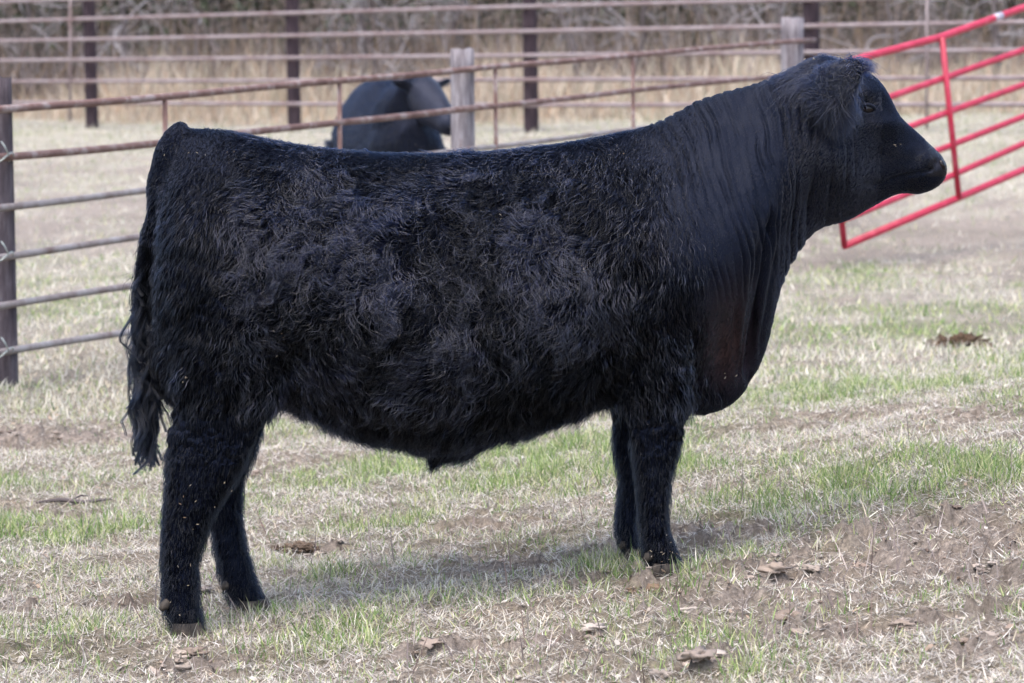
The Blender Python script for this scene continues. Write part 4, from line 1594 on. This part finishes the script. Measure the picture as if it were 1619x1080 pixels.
# ------------------------------------------------------------------ flecks of mud and chaff caught in the bull's coat
fr = np.random.default_rng(31)
FX = [(300, 586, 8, 3, 3), (335, 247, 26, 3, 6), (905, 415, 3, 10, 4), (780, 345, 6, 4, 2), (981, 250, 1, 1, 1), (620, 510, 5, 2, 2), (440, 520, 6, 20, 5),
      (310, 770, 24, 30, 9), (290, 850, 20, 40, 4), (1050, 862, 14, 18, 22), (395, 930, 22, 14, 24), (300, 945, 18, 14, 8), (1424, 236, 6, 4, 3), (1310, 104, 14, 3, 4), (1155, 600, 12, 3, 3)]
vx, vy = chart(V)
front = np.where(V[:, 1] < -.02)[0]
fv, ff, fc = [], [], []
nq = 0
for (a, b_, ra, rb, k_) in FX:
    for _ in range(k_):
        tx, ty = a + fr.normal() * ra, b_ + fr.normal() * rb
        dd = (vx[front] - tx) ** 2 + (vy[front] - ty) ** 2 + V[front, 1] * 60
        i_ = front[np.argmin(dd)]
        if dd.min() > 120: continue
        c_ = V[i_] + Nn[i_] * fr.uniform(.010, .018)
        t1 = np.cross(Nn[i_], fr.normal(0, 1, 3)); t1 /= np.linalg.norm(t1)
        t2 = np.cross(Nn[i_], t1)
        s1, s2 = fr.uniform(.0015, .0055), fr.uniform(.0007, .0016)
        th_ = Nn[i_] * .0015
        for q_ in ((-1, -.6), (.2, -1), (1, .2), (.1, 1), (-.8, .7)):
            fv.append(c_ + t1 * s1 * q_[0] + t2 * s2 * q_[1])
        for q_ in ((-1, -.6), (.2, -1), (1, .2), (.1, 1), (-.8, .7)):
            fv.append(c_ + th_ + t1 * s1 * q_[0] * .7 + t2 * s2 * q_[1] * .7)
        ff += [[nq + 9, nq + 8, nq + 7, nq + 6, nq + 5]] + [[nq + j, nq + (j + 1) % 5, nq + 5 + (j + 1) % 5, nq + 5 + j] for j in range(5)]
        fc += [fr.choice(4)] * 10
        nq += 10
pal = np.array([[.25, .21, .16], [.34, .30, .25], [.17, .12, .08], [.28, .24, .17]])
o = mesh_np('mud_flecks', np.array(fv), [i for f in ff for i in f], [len(f) for f in ff], m_attr, bull, smooth=False, col=pal[np.array(fc)])
tag(o, kind='stuff')

# dark dried dung heap on the grass at the right, and a dark stick lying at the left
def heap(name, px, py, sizes, colr, label, cat):
    gx_, gy_ = G(px, py)
    for _ in range(4):
        hz_ = float(height(np.array([gx_]), np.array([gy_]))[0])
        d_ = ray(px, py)
        q_ = C0 + d_ * ((hz_ - CAM_H) / d_[2])
        gx_, gy_ = q_[0], q_[1]
    R0 = max(q[3] for q in sizes)
    k_ = 26
    a_ = fr.uniform(0, 6.283, k_)
    r_ = R0 * 1.9 * np.sqrt(fr.random(k_))
    s_ = R0 * fr.uniform(.18, .6, k_) * (1.25 - r_ / (R0 * 2.2))
    pos = np.stack([r_ * np.cos(a_) * 1.3, r_ * np.sin(a_) * .8, .35 * R0 * (1 - r_ / (R0 * 1.9)) + s_ * .1], 1)
    o = blobs(name, pos, s_, np.array(colr) * fr.uniform(.75, 1.25, (k_, 1)), m_attr, flat=.6, sub=3, rough=.8)
    o.location = (gx_, gy_, hz_)
    tag(o, label, cat)


heap('dung_heap', 1521, 548, [(0, 0, .03, .085), (.07, .02, .04, .05), (-.08, 0, .02, .045)], (.075, .048, .03), 'dark brown dried dung heap on the grass below the red gate', 'dung')
heap('mud_clump', 468, 868, [(0, 0, .02, .035), (.04, .01, .02, .028), (-.035, .01, .015, .022)], (.13, .095, .07), 'dark torn mud clump between the hind and front hooves, nearer the hind ones', 'mud clump')
heap('mud_clump', 1022, 935, [(0, 0, .01, .03), (.05, -.01, .008, .024), (-.04, .01, .006, .02), (.08, .01, .004, .018)], (.17, .12, .085), 'rusty brown mud clump just in front of the near front hoof', 'mud clump')
sp = P(55, 692, 10.9)
mb = MB()
gz = float(height(np.array([sp[0]]), np.array([sp[1]]))[0])
mb.tube([(0, 0, .012), (.08, .015, .02), (.17, .0, .014), (.26, .02, .022)], [.004, .008, .007, .004], 8)
mb.tube([(.12, .01, .018), (.15, .05, .03), (.17, .09, .022)], [.004, .003, .002], 6)
o = mb.build('stick', m_dbark)
o.location = (sp[0], sp[1], gz)
tag(o, 'dark forked stick lying in the grass behind the tail', 'stick')
